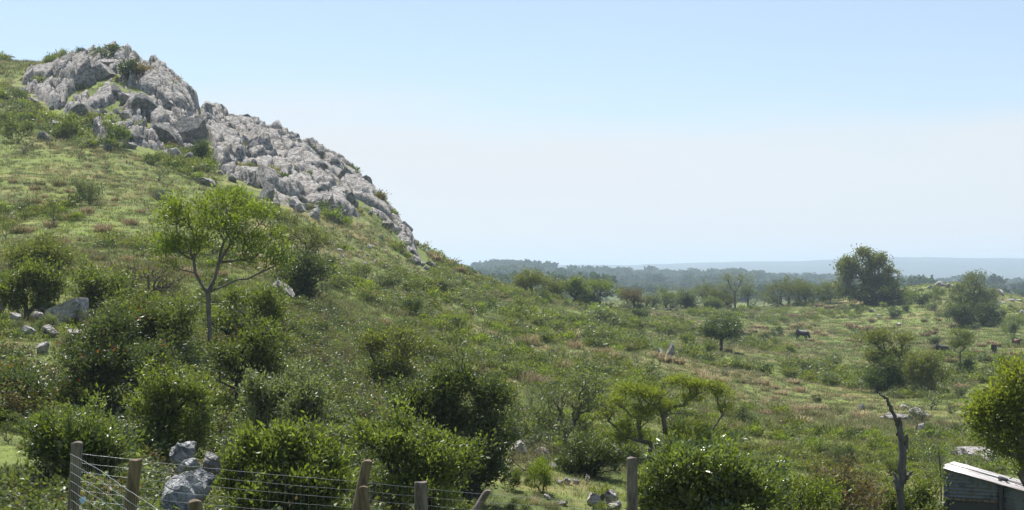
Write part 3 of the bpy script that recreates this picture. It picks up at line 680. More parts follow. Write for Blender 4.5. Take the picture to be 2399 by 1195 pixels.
# ------------------------------------------------------------------ single trees and large shrubs, each grown to its own shape
def hero(name, cat, label, u, v, lobes, trunk, col='mid', bark='bark', d=None, seed=1, npts=200, per=50, rc=0.14, leaf=0.06, depth=0.8, guides=(), group=None, extra=None, **kw):
    """lobes (u, v, half width, half height) and trunk points in photo pixels, turned into metres at the plant's own distance"""
    if d: x, y = (u-UC)/F*d, d; z = ground(x, y)
    else: x, y, z = hit(u, v)
    k = y/F; z0 = (VH-v)*k if not d else z; vb = VH-z/k; rs = random.Random(seed)
    def loc(a, b, yy=0): return ((a-u)*k, yy, (vb-b)*k)
    Lb = []
    for i, l in enumerate(lobes):
        rx, rz = l[2]*k, l[3]*k; ry = max(rx, rz)*depth
        yy = rs.uniform(-0.5, 0.5)*ry*1.2 if len(l) < 5 else l[4]
        Lb.append((*loc(l[0], l[1], yy), rx, ry, rz))
    if not trunk:                                 # shrubs: leaves down to the ground
        us = [q[0] for q in Lb]; zs = [q[2] for q in Lb]; hw = (max(us)-min(us))/2; hz = max(zs)
        for f in (-0.5, 0.45): Lb.append(((max(us)+min(us))/2+f*hw, rs.uniform(-.4, .4)*hw, hz*0.32, max(hw*0.42, hz*0.25), max(hw*0.42, hz*0.25), hz*0.30))
        npts = int(npts*1.2)
    if not trunk and name == 'shrub' and y < 48: Lb = [(q[0], q[1], q[2], q[3]*1.13, q[4]*1.13, q[5]*1.1) for q in Lb]
    pl = 0.34/k; tr = [loc(a, b, rs.uniform(-.05, .05)) for a, b in trunk]
    rng = np.random.default_rng(seed); pts = lobes_pts(Lb, npts, rng, kw.get('shell', 0.45 if trunk else 0.3), kw.get('under', -0.4), kw.get('gap', -0.45 if trunk else -0.3), 0.12 if trunk else 0.26); pts = pts[pts[:, 2] > 0.03]
    if not trunk and kw.get('shoots', 26):         # leafy shoots standing out of a shrub's surface
        hi = pts[pts[:, 2] > np.percentile(pts[:, 2], 35)]; sh_ = []; mid_ = pts.mean(0)
        for p_ in hi[rng.choice(len(hi), min(kw.get('shoots', 26), len(hi)), replace=False)]:
            dv = (p_-mid_)*np.array([.6, .6, .5]); dv[2] += 0.5*np.linalg.norm(dv)+.1; dv /= np.linalg.norm(dv); ll = rng.uniform(.12, .45)*(y/26)**.5
            for q_ in (0.4, 0.75, 1.0): sh_.append(p_+dv*ll*q_+rng.normal(size=3)*.02)
        pts = np.concatenate([pts, np.array(sh_)])
    if not trunk and name == 'shrub' and y < 48: rc = rc*0.68; per = int(per*0.62); leaf = leaf*1.05
    gd = [np.array([loc(a, b, rs.uniform(-.25, .25)*(y/40)) for a, b in g]) for g in guides]
    tw = kw.get('twigs', 0); ex = lobes_pts([(l[0], l[1], l[2]-0.3*l[5], l[3]*.8, l[4]*.8, l[5]*.9) for l in Lb], tw, rng, .2, -1) if tw else np.zeros((0, 3))
    allp = np.concatenate(gd+[ex, pts]) if gd else np.concatenate([ex, pts])
    nd, par, R = grow((0, 0, -0.3), tr, allp, rng, kw.get('rtip', 0.007), kw.get('bend', 0.10), kw.get('pw', 0.5), kw.get('lift', 0.6))
    cen = np.average(np.array([l[:3] for l in Lb]), axis=0); cen[2] -= 0.5*(np.max([l[2] for l in Lb])-np.min([l[2] for l in Lb])+1)
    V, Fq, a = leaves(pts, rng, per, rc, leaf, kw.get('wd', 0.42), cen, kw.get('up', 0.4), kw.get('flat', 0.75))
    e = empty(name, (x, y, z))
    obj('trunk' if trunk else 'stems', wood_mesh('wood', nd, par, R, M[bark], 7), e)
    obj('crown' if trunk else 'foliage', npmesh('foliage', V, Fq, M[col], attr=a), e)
    if extra:                                     # a second tone of leaves growing in the same crown
        col2, n2 = extra; P2 = pts[rng.random(len(pts)) < n2]; V, Fq, a = leaves(P2+np.array([0, 0, rc*0.6]), rng, max(6, per//3), rc, leaf*1.0, 0.42, cen, 0.45, 0.7)
        tag(obj('young_leaves', npmesh('young_leaves', V, Fq, M[col2], attr=a), e), {'red': 'reddish young leaves', 'bright': 'yellow green young leaves'}.get(col2))
    reg(e, label, cat, u, v, 100, '', name, group); return e
T = 'tree'; S = 'shrub'
hero('forked_tree', T, 'slender grey-trunked tree forking low under a wide bright green crown', 493, 880,
     [(410,530,50,45),(455,492,60,38),(525,482,60,34),(585,520,55,40),(500,540,70,40),(630,565,48,38),(655,610,34,34),(385,585,34,42),(420,625,30,26),(610,610,40,24),(560,580,60,30),(445,580,40,28)],
     [(493,800),(489,740),(487,684)], 'bright', seed=11, npts=460, gap=-0.8, pw=0.44, per=24, rc=0.13, leaf=0.105, wd=0.32, guides=[[(462,640),(440,612),(424,585)],[(503,650),(512,615),(545,575),(590,555)],[(520,672),(560,655),(610,640),(650,620)],[(500,610),(495,560),(480,520)]],
     twigs=160, rtip=0.0058, under=-0.35, shell=0.5, depth=0.9)
hero('slender_tree', T, 'thin open-crowned tree with bare forking limbs above a dark bush', 716, 690, [(715,545,46,30),(690,565,30,26),(748,570,32,28),(720,590,36,20)], [(718,650),(714,612)], 'olive', 'barkd', seed=12, npts=130, per=18, rc=0.2, leaf=0.11, twigs=60, rtip=0.009)
hero('shrub', S, 'rounded dark shrub round the foot of the thin open-crowned tree', 708, 706, [(690,660,36,34),(725,655,36,34),(705,640,40,24)], [], 'dark', 'barkd', seed=13, npts=160, per=30, rc=0.2, leaf=0.13)
hero('umbrella_tree', T, 'many-stemmed tree with flat yellow-green umbrella tops beside a fence post', 1545, 1095,
     [(1430,948,44,20),(1475,920,46,18),(1522,930,40,20),(1562,962,36,22),(1598,902,42,15),(1642,906,42,15),(1684,930,32,20),(1408,978,26,18),(1508,972,38,18),(1622,938,34,16),(1700,962,20,16)],
     [], 'lime', seed=14, npts=680, per=40, rc=0.10, gap=-2.0, bend=0.04, leaf=0.075, wd=0.3, guides=[[(1520,1070),(1480,1040),(1450,1012),(1425,985)],[(1540,1060),(1520,1010),(1500,960)],[(1560,1060),(1575,1010),(1600,960),(1640,930)],[(1580,1075),(1630,1040),(1670,1000)],[(1547,1050),(1545,1000)]],
     twigs=120, rtip=0.0062, under=-0.05, shell=0.35, flat=0.6, shoots=0)
hero('shrub', S, 'loose grey-green shrub with bare pale stems left of the umbrella tree', 1335, 1060, [(1330,940,60,45),(1375,893,48,28),(1290,960,50,45),(1250,1000,40,40),(1390,950,40,40)], [], 'grey', seed=15, npts=300, per=20, rc=0.15, leaf=0.075, twigs=120, extra=('bright', 0.35), depth=0.9)
hero('leafy_tree', T, 'yellow-green leafy tree leaning in over the iron shed roof', 2428, 1330, [(2395,888,46,40),(2342,950,52,40),(2302,985,34,26),(2405,1000,60,45),(2362,1045,36,34),(2450,930,60,60),(2440,1080,60,45),(2325,1015,34,24)],
     [(2425,1230),(2415,1150)], 'lime', d=27.5, seed=16, npts=480, per=55, rc=0.12, leaf=0.075, guides=[[(2390,1110),(2350,1060),(2325,1010)],[(2405,1090),(2380,1000),(2370,960)]], extra=('brown', 0.3), under=-0.5, depth=0.9)
hero('round_tree', T, 'largest tree on the skyline, broad rounded olive green crown', 2030, 714, [(2025,622,44,26),(1990,638,32,28),(2062,645,40,30),(2014,598,22,14),(2080,672,24,28),(1975,668,24,24),(2040,672,46,30),(2000,692,28,20),(2066,692,34,18),(2050,612,28,20)],
     [(2028,695),(2024,672)], 'olive', 'barkd', seed=17, npts=620, gap=-0.9, per=36, rc=0.42, leaf=0.32, rtip=0.03, wd=0.5, under=-0.7, depth=0.9, shell=0.5, extra=('bright', 0.12))
hero('shrub', S, 'dark bushes packed round the foot of the largest skyline tree', 2060, 716, [(2070,690,36,24),(2020,700,28,16),(2090,700,18,16)], [], 'dark', 'barkd', seed=18, npts=160, per=26, rc=0.35, leaf=0.3)
hero('leaning_bush_tree', T, 'light green small tree hugging the left side of the largest skyline tree', 1945, 712, [(1945,675,20,22),(1925,685,14,16),(1960,690,18,18)], [(1945,700)], 'mid', seed=19, npts=130, per=24, rc=0.35, leaf=0.26, rtip=0.02)
hero('crest_tree', T, 'grey-green domed tree on the right slope with a dense dark skirt', 2282, 760, [(2288,662,30,24),(2252,690,30,24),(2314,690,28,24),(2285,705,54,22),(2270,675,30,22),(2300,715,50,20)], [(2282,735),(2284,705)], 'grey', 'barkd', seed=20, npts=420, gap=-1.3, per=30, rc=0.32, leaf=0.22, rtip=0.02, depth=1.0)
hero('shrub', S, 'nearly black shrub mass under the grey-green domed tree', 2280, 765, [(2255,738,36,24),(2300,735,38,28),(2232,750,18,14),(2325,750,14,14)], [], 'dark', 'barkd', seed=21, npts=330, per=34, rc=0.3, leaf=0.22, under=-0.9)
hero('round_topped_tree', T, 'lone low dark tree with a rounded crown in mid pasture', 1690, 824, [(1690,768,38,22),(1664,782,22,17),(1720,778,22,18),(1695,785,34,14)], [(1689,810),(1690,796)], 'dark', 'barkd', seed=22, npts=260, per=34, rc=0.22, leaf=0.17, under=-0.3, rtip=0.016)
hero('airy_tree', T, 'flat-topped olive tree with a dark leafy foot on the lower pasture', 2078, 918, [(2038,800,34,16),(2075,790,36,15),(2108,800,30,17),(2058,838,34,26),(2098,848,34,28),(2075,875,40,26)], [(2080,880),(2076,850)], 'olive', 'barkd', seed=23, npts=400, gap=-1.2, per=24, rc=0.24, leaf=0.15, twigs=90, rtip=0.011)
hero('shrub', S, 'dark leafy bush at the foot of the flat-topped olive tree', 2076, 922, [(2072,892,34,26),(2100,898,24,20),(2050,895,20,20)], [], 'dark', 'barkd', seed=24, npts=200, per=28, rc=0.2, leaf=0.14)
hero('shrub', S, 'wide feathery green bush right of the flat-topped olive tree', 2160, 925, [(2160,855,36,30),(2190,885,36,30),(2135,880,30,30)], [], 'olive', seed=25, npts=300, per=20, rc=0.2, leaf=0.13, twigs=60, extra=('bright', 0.25))
hero('lollipop_tree', T, 'little round-headed tree on a thin bare stem near the black cow', 2251, 880, [(2252,788,24,16),(2244,812,22,12),(2262,805,20,12)], [(2250,850),(2249,825)], 'mid', seed=26, npts=110, per=22, rc=0.2, leaf=0.14, rtip=0.010, under=-0.1)
hero('broad_bush_tree', T, 'airy yellowish small tree standing in the middle thicket', 918, 945, [(925,800,58,28),(880,822,34,28),(960,826,36,28),(915,850,46,28),(900,885,40,26),(950,880,36,28)], [(917,900),(916,868)], 'olive', seed=27, npts=380, per=22, rc=0.16, leaf=0.08, twigs=120, extra=('lime', 0.35))
hero('thicket_tree', T, 'dark-stemmed tree rising through the left thicket', 563, 1010, [(575,830,70,42),(640,790,55,40),(530,870,50,40),(620,860,50,40)], [(561,940),(559,890)], 'mid', 'barkd', seed=28, npts=330, per=26, rc=0.14, leaf=0.075, twigs=120, rtip=0.0075)
hero('shrub', S, 'tangled brown twiggy thicket left of the forked tree', 330, 700, [(300,640,70,34),(370,650,50,34),(250,640,40,28),(330,680,80,28)], [], 'brown', seed=29, npts=300, per=6, rc=0.24, leaf=0.08, twigs=380, rtip=0.010, under=-0.9, shell=0.2)
hero('shrub', S, 'largest dark glossy shrub with red-tipped shoots at lower left', 215, 1010, [(210,850,100,60),(300,840,80,50),(120,890,80,50),(330,900,70,60),(220,920,110,60),(270,780,60,35)], [], 'dark', 'barkd', seed=30, npts=620, per=52, rc=0.16, leaf=0.07, extra=('red', 0.05), d=29, depth=0.7, under=-0.8)
hero('shrub', S, 'leafy shrub just behind the leftmost fence posts', 190, 1250, [(130,1040,50,45),(205,1025,70,42),(245,1080,56,50),(190,1105,60,50),(255,1150,50,50)], [], 'glossy', 'barkd', seed=31, npts=500, per=52, rc=0.12, leaf=0.058, extra=('bright', 0.3), d=19.5, under=-0.8)
hero('shrub', S, 'bright-tipped shrub behind the pile of blue-grey boulders', 405, 1040, [(400,930,62,38),(350,975,50,40),(450,975,50,40),(400,1000,70,40)], [], 'mid', 'barkd', seed=32, npts=380, per=50, rc=0.13, leaf=0.062, extra=('bright', 0.5), d=25, under=-0.8)
hero('shrub', S, 'wide bright yellow-green shrub behind the wire netting', 645, 1290, [(580,1085,44,36),(640,1060,50,38),(715,1072,56,42),(620,1130,60,50),(720,1140,80,55),(575,1150,40,50),(775,1105,32,34)], [], 'mid', 'barkd', seed=33, npts=640, per=46, rc=0.105, leaf=0.062, extra=('bright', 0.75), d=17.5, under=-0.8, up=0.6, twigs=80)
hero('shrub', S, 'grey glossy shrub in the thicket above the wide bright shrub', 655, 1040, [(620,930,60,40),(690,920,60,45),(650,970,80,45),(740,960,50,45),(580,970,40,40)], [], 'grey', 'barkd', seed=34, npts=500, per=46, rc=0.14, leaf=0.065, d=27.5, under=-0.8)
hero('shrub', S, 'tall dark shrub at bottom centre, black-green and dense', 1080, 1130, [(1010,930,70,45),(1080,925,70,45),(1140,970,60,55),(1040,990,80,55),(1130,1040,70,55),(1060,1050,80,50),(980,975,50,45)], [], 'dark', 'barkd', seed=35, npts=640, per=56, rc=0.145, leaf=0.07, d=27, depth=0.8, under=-0.8, extra=('mid', 0.3))
hero('shrub', S, 'bright-leaved shrub in front of the tall dark shrub', 965, 1170, [(900,1030,45,30),(960,1020,50,30),(1020,1050,50,34),(930,1070,60,40),(1050,1085,50,36),(990,1100,60,36)], [], 'mid', 'barkd', seed=36, npts=460, per=44, rc=0.12, leaf=0.062, d=22, under=-0.8, extra=('bright', 0.6))
hero('shrub', S, 'broad glossy shrub with sparkling leaves right of the straight fence post', 1665, 1320, [(1580,1110,60,45),(1660,1095,80,38),(1740,1110,60,45),(1620,1160,90,55),(1740,1170,80,55),(1540,1160,40,45),(1700,1200,90,50)], [], 'glossy', 'barkd', seed=37, npts=640, per=56, rc=0.12, leaf=0.066, d=19.5, under=-0.8, extra=('bright', 0.35))
hero('shrub', S, 'feathery yellow-green shrub right of the broad glossy shrub', 1860, 1260, [(1850,1115,50,36),(1890,1150,50,40),(1820,1160,40,40),(1870,1190,60,40)], [], 'bright', seed=38, npts=380, per=30, rc=0.12, leaf=0.05, d=22.5, under=-0.7, twigs=80)
hero('shrub', S, 'low dark bush between the pale rocks and the umbrella tree', 1385, 1115, [(1370,1070,48,30),(1420,1075,34,26),(1340,1090,30,22)], [], 'dark', 'barkd', seed=39, npts=260, per=44, rc=0.14, leaf=0.065, under=-0.8, extra=('mid', 0.3))
hero('shrub', S, 'reddish twiggy shrub left of the dead tree', 1975, 1210, [(1960,1125,50,34),(2000,1150,50,38),(1930,1160,40,36),(1980,1180,60,34)], [], 'brown', seed=40, npts=300, per=26, rc=0.14, leaf=0.055, d=25, twigs=90, under=-0.7, extra=('red', 0.06))
hero('shrub', S, 'green shrub round the base of the dead tree', 2090, 1260, [(2060,1175,40,26),(2130,1178,50,24),(2100,1195,60,30),(2170,1190,36,26)], [], 'mid', 'barkd', seed=41, npts=300, per=42, rc=0.12, leaf=0.06, d=26.5, under=-0.7, extra=('bright', 0.3))
hero('shrub', S, 'fresh green shrub right of the forked tree trunk', 600, 840, [(570,720,50,38),(630,725,45,38),(600,770,70,40),(540,760,40,40)], [], 'mid', seed=42, npts=380, per=36, rc=0.17, leaf=0.085, extra=('bright', 0.6), twigs=90, under=-0.6)
hero('shrub', S, 'glossy green shrub left of the forked tree trunk', 390, 850, [(350,760,60,40),(420,750,45,40),(380,800,70,40),(300,745,50,36)], [], 'mid', 'barkd', seed=43, npts=400, per=44, rc=0.17, leaf=0.08, extra=('red', 0.03), under=-0.7)
hero('shrub', S, 'upright leafy shrub beside the tilted pale slab rock', 225, 735, [(225,660,42,28),(250,690,36,24),(195,675,30,26)], [], 'mid', seed=44, npts=220, per=36, rc=0.17, leaf=0.09, extra=('bright', 0.35), twigs=40)
hero('shrub', S, 'shrubs spilling between the rocks at the left edge', 65, 745, [(60,680,50,34),(100,660,45,30),(30,700,40,36),(110,700,40,30)], [], 'mid', seed=45, npts=330, per=36, rc=0.18, leaf=0.09, extra=('bright', 0.25))
hero('shrub', S, 'yellow-green bush above the rocks at the left edge', 95, 640, [(95,600,56,24),(60,612,40,20),(130,612,40,20)], [], 'olive', seed=46, npts=240, per=30, rc=0.22, leaf=0.11, extra=('bright', 0.3))

# the row of trees along the crest, against the far hill
for (u, v, w, h, col, lab, tf, sd) in [
  (1245,700,76,66,'olive','twiggy olive tree, first of the crest trees from the rocky hill',.30,60),(1298,706,70,52,'olive','second crest tree from the rocky hill, sparse and twiggy',.25,61),
  (1349,718,46,66,'mid','narrow upright green tree on two bare stems on the crest',.45,62),(1405,716,90,62,'bright','umbrella-shaped yellow-green tree on the crest with a leaning limb',.50,63),
  (1380,722,44,38,'dark','dark small tree tucked under the yellow-green umbrella-shaped crest tree',.2,64),
  (1480,715,50,30,'brown','brownish low tree right of the yellow-green umbrella-shaped crest tree',.15,65),(1518,718,44,24,'grey','flat brownish-grey bush on the crest before the pale green field',.1,66),
  (1565,722,50,36,'mid','pale green tree at the left end of the feathery tree row',.15,67),(1600,722,52,44,'grey','second tree of the feathery row, grey-green',.15,68),
  (1650,722,64,56,'grey','third tree of the feathery row, hazy grey-green',.2,69),(1690,722,44,44,'olive','short tree left of the tall thin-topped crest tree',.1,70),(1722,720,72,86,'grey','tall thin-topped tree rising above the feathery row',.45,71),
  (1752,720,44,58,'grey','airy slanting tree just right of the tall thin-topped tree',.4,72),(1838,718,86,66,'olive','domed olive tree, largest between the tall thin and the round tree',.12,73),
  (1885,716,62,50,'olive','lower tree joined to the right of the domed olive tree',.1,74),(1668,726,34,22,'mid','small light green bush in the feathery tree row',.05,75),(1610,724,34,28,'dark','dark rounded bush at the foot of the feathery tree row',.05,76)]:
    rs = random.Random(sd); L_ = []; w *= 1.25
    for i in range(8):
        a = rs.uniform(-1, 1); L_.append((u+a*w*0.36, v-h*(tf*.6+(1-tf*.6)*rs.uniform(.35, .80))+abs(a)*h*0.12, w*rs.uniform(.18, .30), h*(1-tf*.6)*rs.uniform(.20, .30)))
    L_.append((u, v-h*(1-(1-tf)*0.28), w*0.24, h*(1-tf)*0.27))
    feat = col in ('grey',)
    hero('crest_tree', T, lab, u, v, L_, [(u, v-h*tf*.8)] if tf > .2 else [], col, 'bark' if sd in (60, 71) else 'barkd', seed=sd, npts=230 if feat else 250, gap=-1.0, per=13 if feat else 20, rc=0.24 if feat else 0.26, leaf=0.16 if feat else 0.18, rtip=0.018, twigs=60, under=-0.5, group='trees standing along the crest', depth=0.9)

# ------------------------------------------------------------------ shrubs from stock: (foot u, foot v, width, height, colour, build)
for t_ in [
 (45,335,80,60,'mid','bush'),(20,300,50,40,'mid','bush'),(66,282,44,34,'olive','airy'),(168,325,62,58,'mid','bush'),(190,360,44,44,'mid','airy'),(274,346,64,66,'mid','bush'),(470,384,44,52,'dark','bush'),(215,482,74,66,'grey','bush'),
 (128,532,40,80,'mid','airy'),(8,560,34,60,'bright','airy'),(128,172,52,54,'mid','bush'),(104,160,34,24,'grey','airy'),(184,140,38,34,'dark','bush'),(258,138,80,36,'dark','bush'),(294,190,46,52,'dark','bush'),(335,185,60,36,'brown','bush'),
 (380,210,60,40,'brown','bush'),(402,232,34,44,'brown','bush'),(715,440,32,40,'mid','bush'),(886,482,34,36,'brown','bush'),(800,408,30,20,'olive','bush'),(60,360,70,40,'olive','airy'),(95,300,40,26,'brown','airy'),
 (365,468,60,34,'dark','airy'),(370,425,60,34,'mid','airy'),(250,400,44,30,'mid','airy'),(125,425,30,24,'mid','airy'),
 (690,690,40,40,'bright','bush'),(845,655,60,40,'mid','bush'),(905,680,70,48,'grey','bush'),(955,690,56,40,'mid','bush'),(965,738,46,46,'dark','bush'),(915,735,56,40,'grey','airy'),(1012,745,60,40,'mid','airy'),(1050,690,70,46,'grey','bush'),
 (1075,778,50,44,'bright','bush'),(1115,720,60,36,'grey','airy'),(1140,700,44,30,'mid','airy'),(1040,650,50,32,'grey','bush'),(1075,670,50,34,'grey','airy'),(815,650,46,34,'mid','airy'),(985,790,46,36,'olive','airy'),
 (755,705,60,60,'grey','airy'),(780,740,70,60,'olive','airy'),(750,770,90,56,'dark','airy'),(810,800,70,60,'olive','airy'),(700,800,70,60,'mid','airy'),(790,860,90,80,'olive','airy'),(720,880,80,70,'brown','airy'),(850,900,60,60,'mid','bush'),
 (660,870,60,60,'mid','bush'),(760,900,80,60,'brown','airy'),(870,780,50,44,'grey','airy'),(1010,860,86,72,'olive','bush'),(1030,895,60,60,'bright','airy'),(990,920,70,60,'mid','airy'),(850,1000,70,70,'mid','bush'),(830,1080,40,50,'mid','airy'),
 (905,940,50,40,'mid','airy'),(590,800,60,60,'olive','airy'),(470,930,70,60,'mid','airy'),(530,1010,60,60,'olive','bush'),(40,880,60,50,'brown','airy'),(20,960,60,70,'mid','airy'),(15,1040,50,60,'mid','airy'),(60,1020,60,60,'mid','bush'),
 (470,820,60,50,'mid','airy'),(430,880,70,60,'mid','bush'),(500,900,50,46,'dark','bush'),(130,640,50,30,'mid','airy'),(180,690,50,44,'mid','airy'),
 (1205,765,46,36,'mid','bush'),(1160,770,50,36,'grey','airy'),(1265,770,40,30,'mid','bush'),(1215,726,40,34,'mid','bush'),(1180,735,60,34,'grey','airy'),(1345,768,44,36,'mid','bush'),(1330,745,50,30,'mid','airy'),(1415,772,90,54,'grey','bush'),
 (1400,750,60,34,'bright','bush'),(1378,780,36,24,'grey','bush'),(1500,755,36,34,'dark','bush'),(1512,752,30,36,'grey','bush'),(1500,730,30,20,'dark','bush'),(1480,785,70,40,'mid','bush'),(1440,800,50,30,'mid','airy'),(1560,790,60,34,'mid','bush'),
 (1610,815,60,40,'mid','bush'),(1660,830,46,36,'mid','bush'),(1530,765,50,24,'mid','airy'),(1370,850,40,30,'mid','airy'),(1300,830,50,40,'olive','airy'),(1310,850,56,44,'olive','airy'),(1430,870,44,34,'grey','airy'),(1490,850,40,30,'grey','airy'),
 (1760,860,50,30,'grey','airy'),(1790,800,30,22,'dark','bush'),(1822,788,34,24,'dark','bush'),(1812,812,24,24,'mid','bush'),(1946,854,24,18,'dark','bush'),(2008,736,24,20,'dark','bush'),(1980,790,26,16,'mid','airy'),(2098,748,38,28,'dark','bush'),(2122,732,20,20,'dark','bush'),
 (2155,720,48,34,'dark','bush'),(2180,728,30,24,'grey','bush'),(2130,705,34,28,'mid','bush'),(2200,700,36,26,'mid','bush'),(2195,760,20,18,'mid','airy'),(2190,810,28,22,'dark','bush'),(2365,785,44,40,'grey','bush'),(2345,745,30,24,'grey','bush'),
 (2310,765,28,24,'grey','bush'),(2284,772,26,20,'grey','bush'),(2330,760,34,30,'dark','bush'),(2390,770,30,26,'mid','bush'),(2380,760,30,26,'grey','airy'),(2240,740,30,26,'mid','bush'),(2265,882,56,42,'dark','bush'),(2325,885,40,30,'mid','bush'),
 (2350,868,30,34,'dark','bush'),(2235,875,30,24,'grey','bush'),(2250,932,36,30,'grey','bush'),(1910,880,46,34,'mid','bush'),(1945,900,70,36,'grey','airy'),(1860,870,40,24,'mid','bush'),(1913,942,22,22,'dark','bush'),(1960,975,60,40,'olive','airy'),
 (1840,1000,40,44,'brown','airy'),(1745,1000,44,50,'dark','bush'),(1755,1010,36,30,'brown','airy'),(2150,930,60,40,'grey','bush'),(2180,960,80,50,'mid','airy'),(2230,970,60,40,'olive','airy'),(2150,1000,50,50,'dark','airy'),(2100,935,50,34,'mid','airy'),
 (1975,1100,70,60,'dark','bush'),(1950,1080,50,50,'mid','airy'),(2090,1120,36,50,'mid','bush'),(2200,1105,44,50,'grey','airy'),(2220,1075,30,30,'mid','airy'),(2210,1010,40,34,'brown','airy'),(1630,870,30,24,'mid','airy'),(1250,960,50,60,'grey','airy'),
 (1215,1000,50,60,'mid','airy'),(1200,1150,44,60,'mid','bush'),(1240,1140,40,40,'grey','bush'),(1430,1110,40,40,'mid','airy'),(1490,1180,60,60,'mid','airy'),(1420,1130,40,30,'mid','airy'),(2360,960,40,30,'mid','bush'),(2310,930,36,26,'mid','airy'),
 (1455,722,50,28,'grey','airy'),(1540,722,40,24,'olive','airy'),(1580,724,44,34,'grey','airy'),(1630,724,50,38,'grey','airy'),(1675,722,44,34,'olive','airy'),(1700,722,40,30,'grey','airy'),(1770,720,50,28,'grey','airy'),(1795,718,40,34,'olive','airy'),(1815,716,34,26,'dark','bush'),(1860,716,50,40,'olive','airy'),(1905,714,44,34,'grey','airy'),(1930,712,34,26,'mid','bush'),(1225,704,44,30,'olive','airy'),(1272,706,50,40,'olive','airy'),(1325,712,40,34,'mid','airy'),(1365,722,40,26,'mid','bush'),(1430,728,50,26,'olive','airy'),
 (1210,1195,60,40,'mid','bush'),(1760,905,40,30,'grey','airy'),(1695,880,36,20,'grey','airy'),(1880,1190,60,50,'mid','bush'),(2010,830,30,20,'mid','airy'),(1720,900,30,24,'mid','airy'),(1590,740,30,16,'mid','airy')]:
    shrub(*t_, group='shrubs growing wild over the hillside and pasture')

rf = np.random.default_rng(17); k = 0
while k < 84:
    u = rf.uniform(-10, 1280); v = rf.uniform(690, 1060) if k < 58 else rf.uniform(1000, 1165)
    if v < 640+0.13*u or (u > 900 and v < 860) or (u < 120 and v > 960) or (340 < u < 530 and v > 1060): continue
    w = rf.uniform(34, 62)*(v/800)**1.4; shrub(u, v, w, w*rf.uniform(0.7, 1.15), ['olive', 'grey', 'mid', 'brown', 'mid', 'olive', 'dark', 'bright'][rf.integers(8)], 'airy' if rf.random() < 0.75 else 'bush', group='shrubs growing wild over the hillside and pasture'); k += 1
k = 0
while k < 40:
    poly = POLA if k % 2 else POLB; P_ = np.array(poly); u = rf.uniform(P_[:, 0].min(), P_[:, 0].max()); v = rf.uniform(P_[:, 1].min(), P_[:, 1].max())
    if polydist(np.array([u]), np.array([v]), poly)[0] < 3: continue
    w = rf.uniform(12, 26); shrub(u, v-6, w, w*rf.uniform(0.7, 1.0), ['brown', 'olive', 'dark', 'brown'][rf.integers(4)], 'bush', group='small shrubs rooted in crevices of the crags'); k += 1
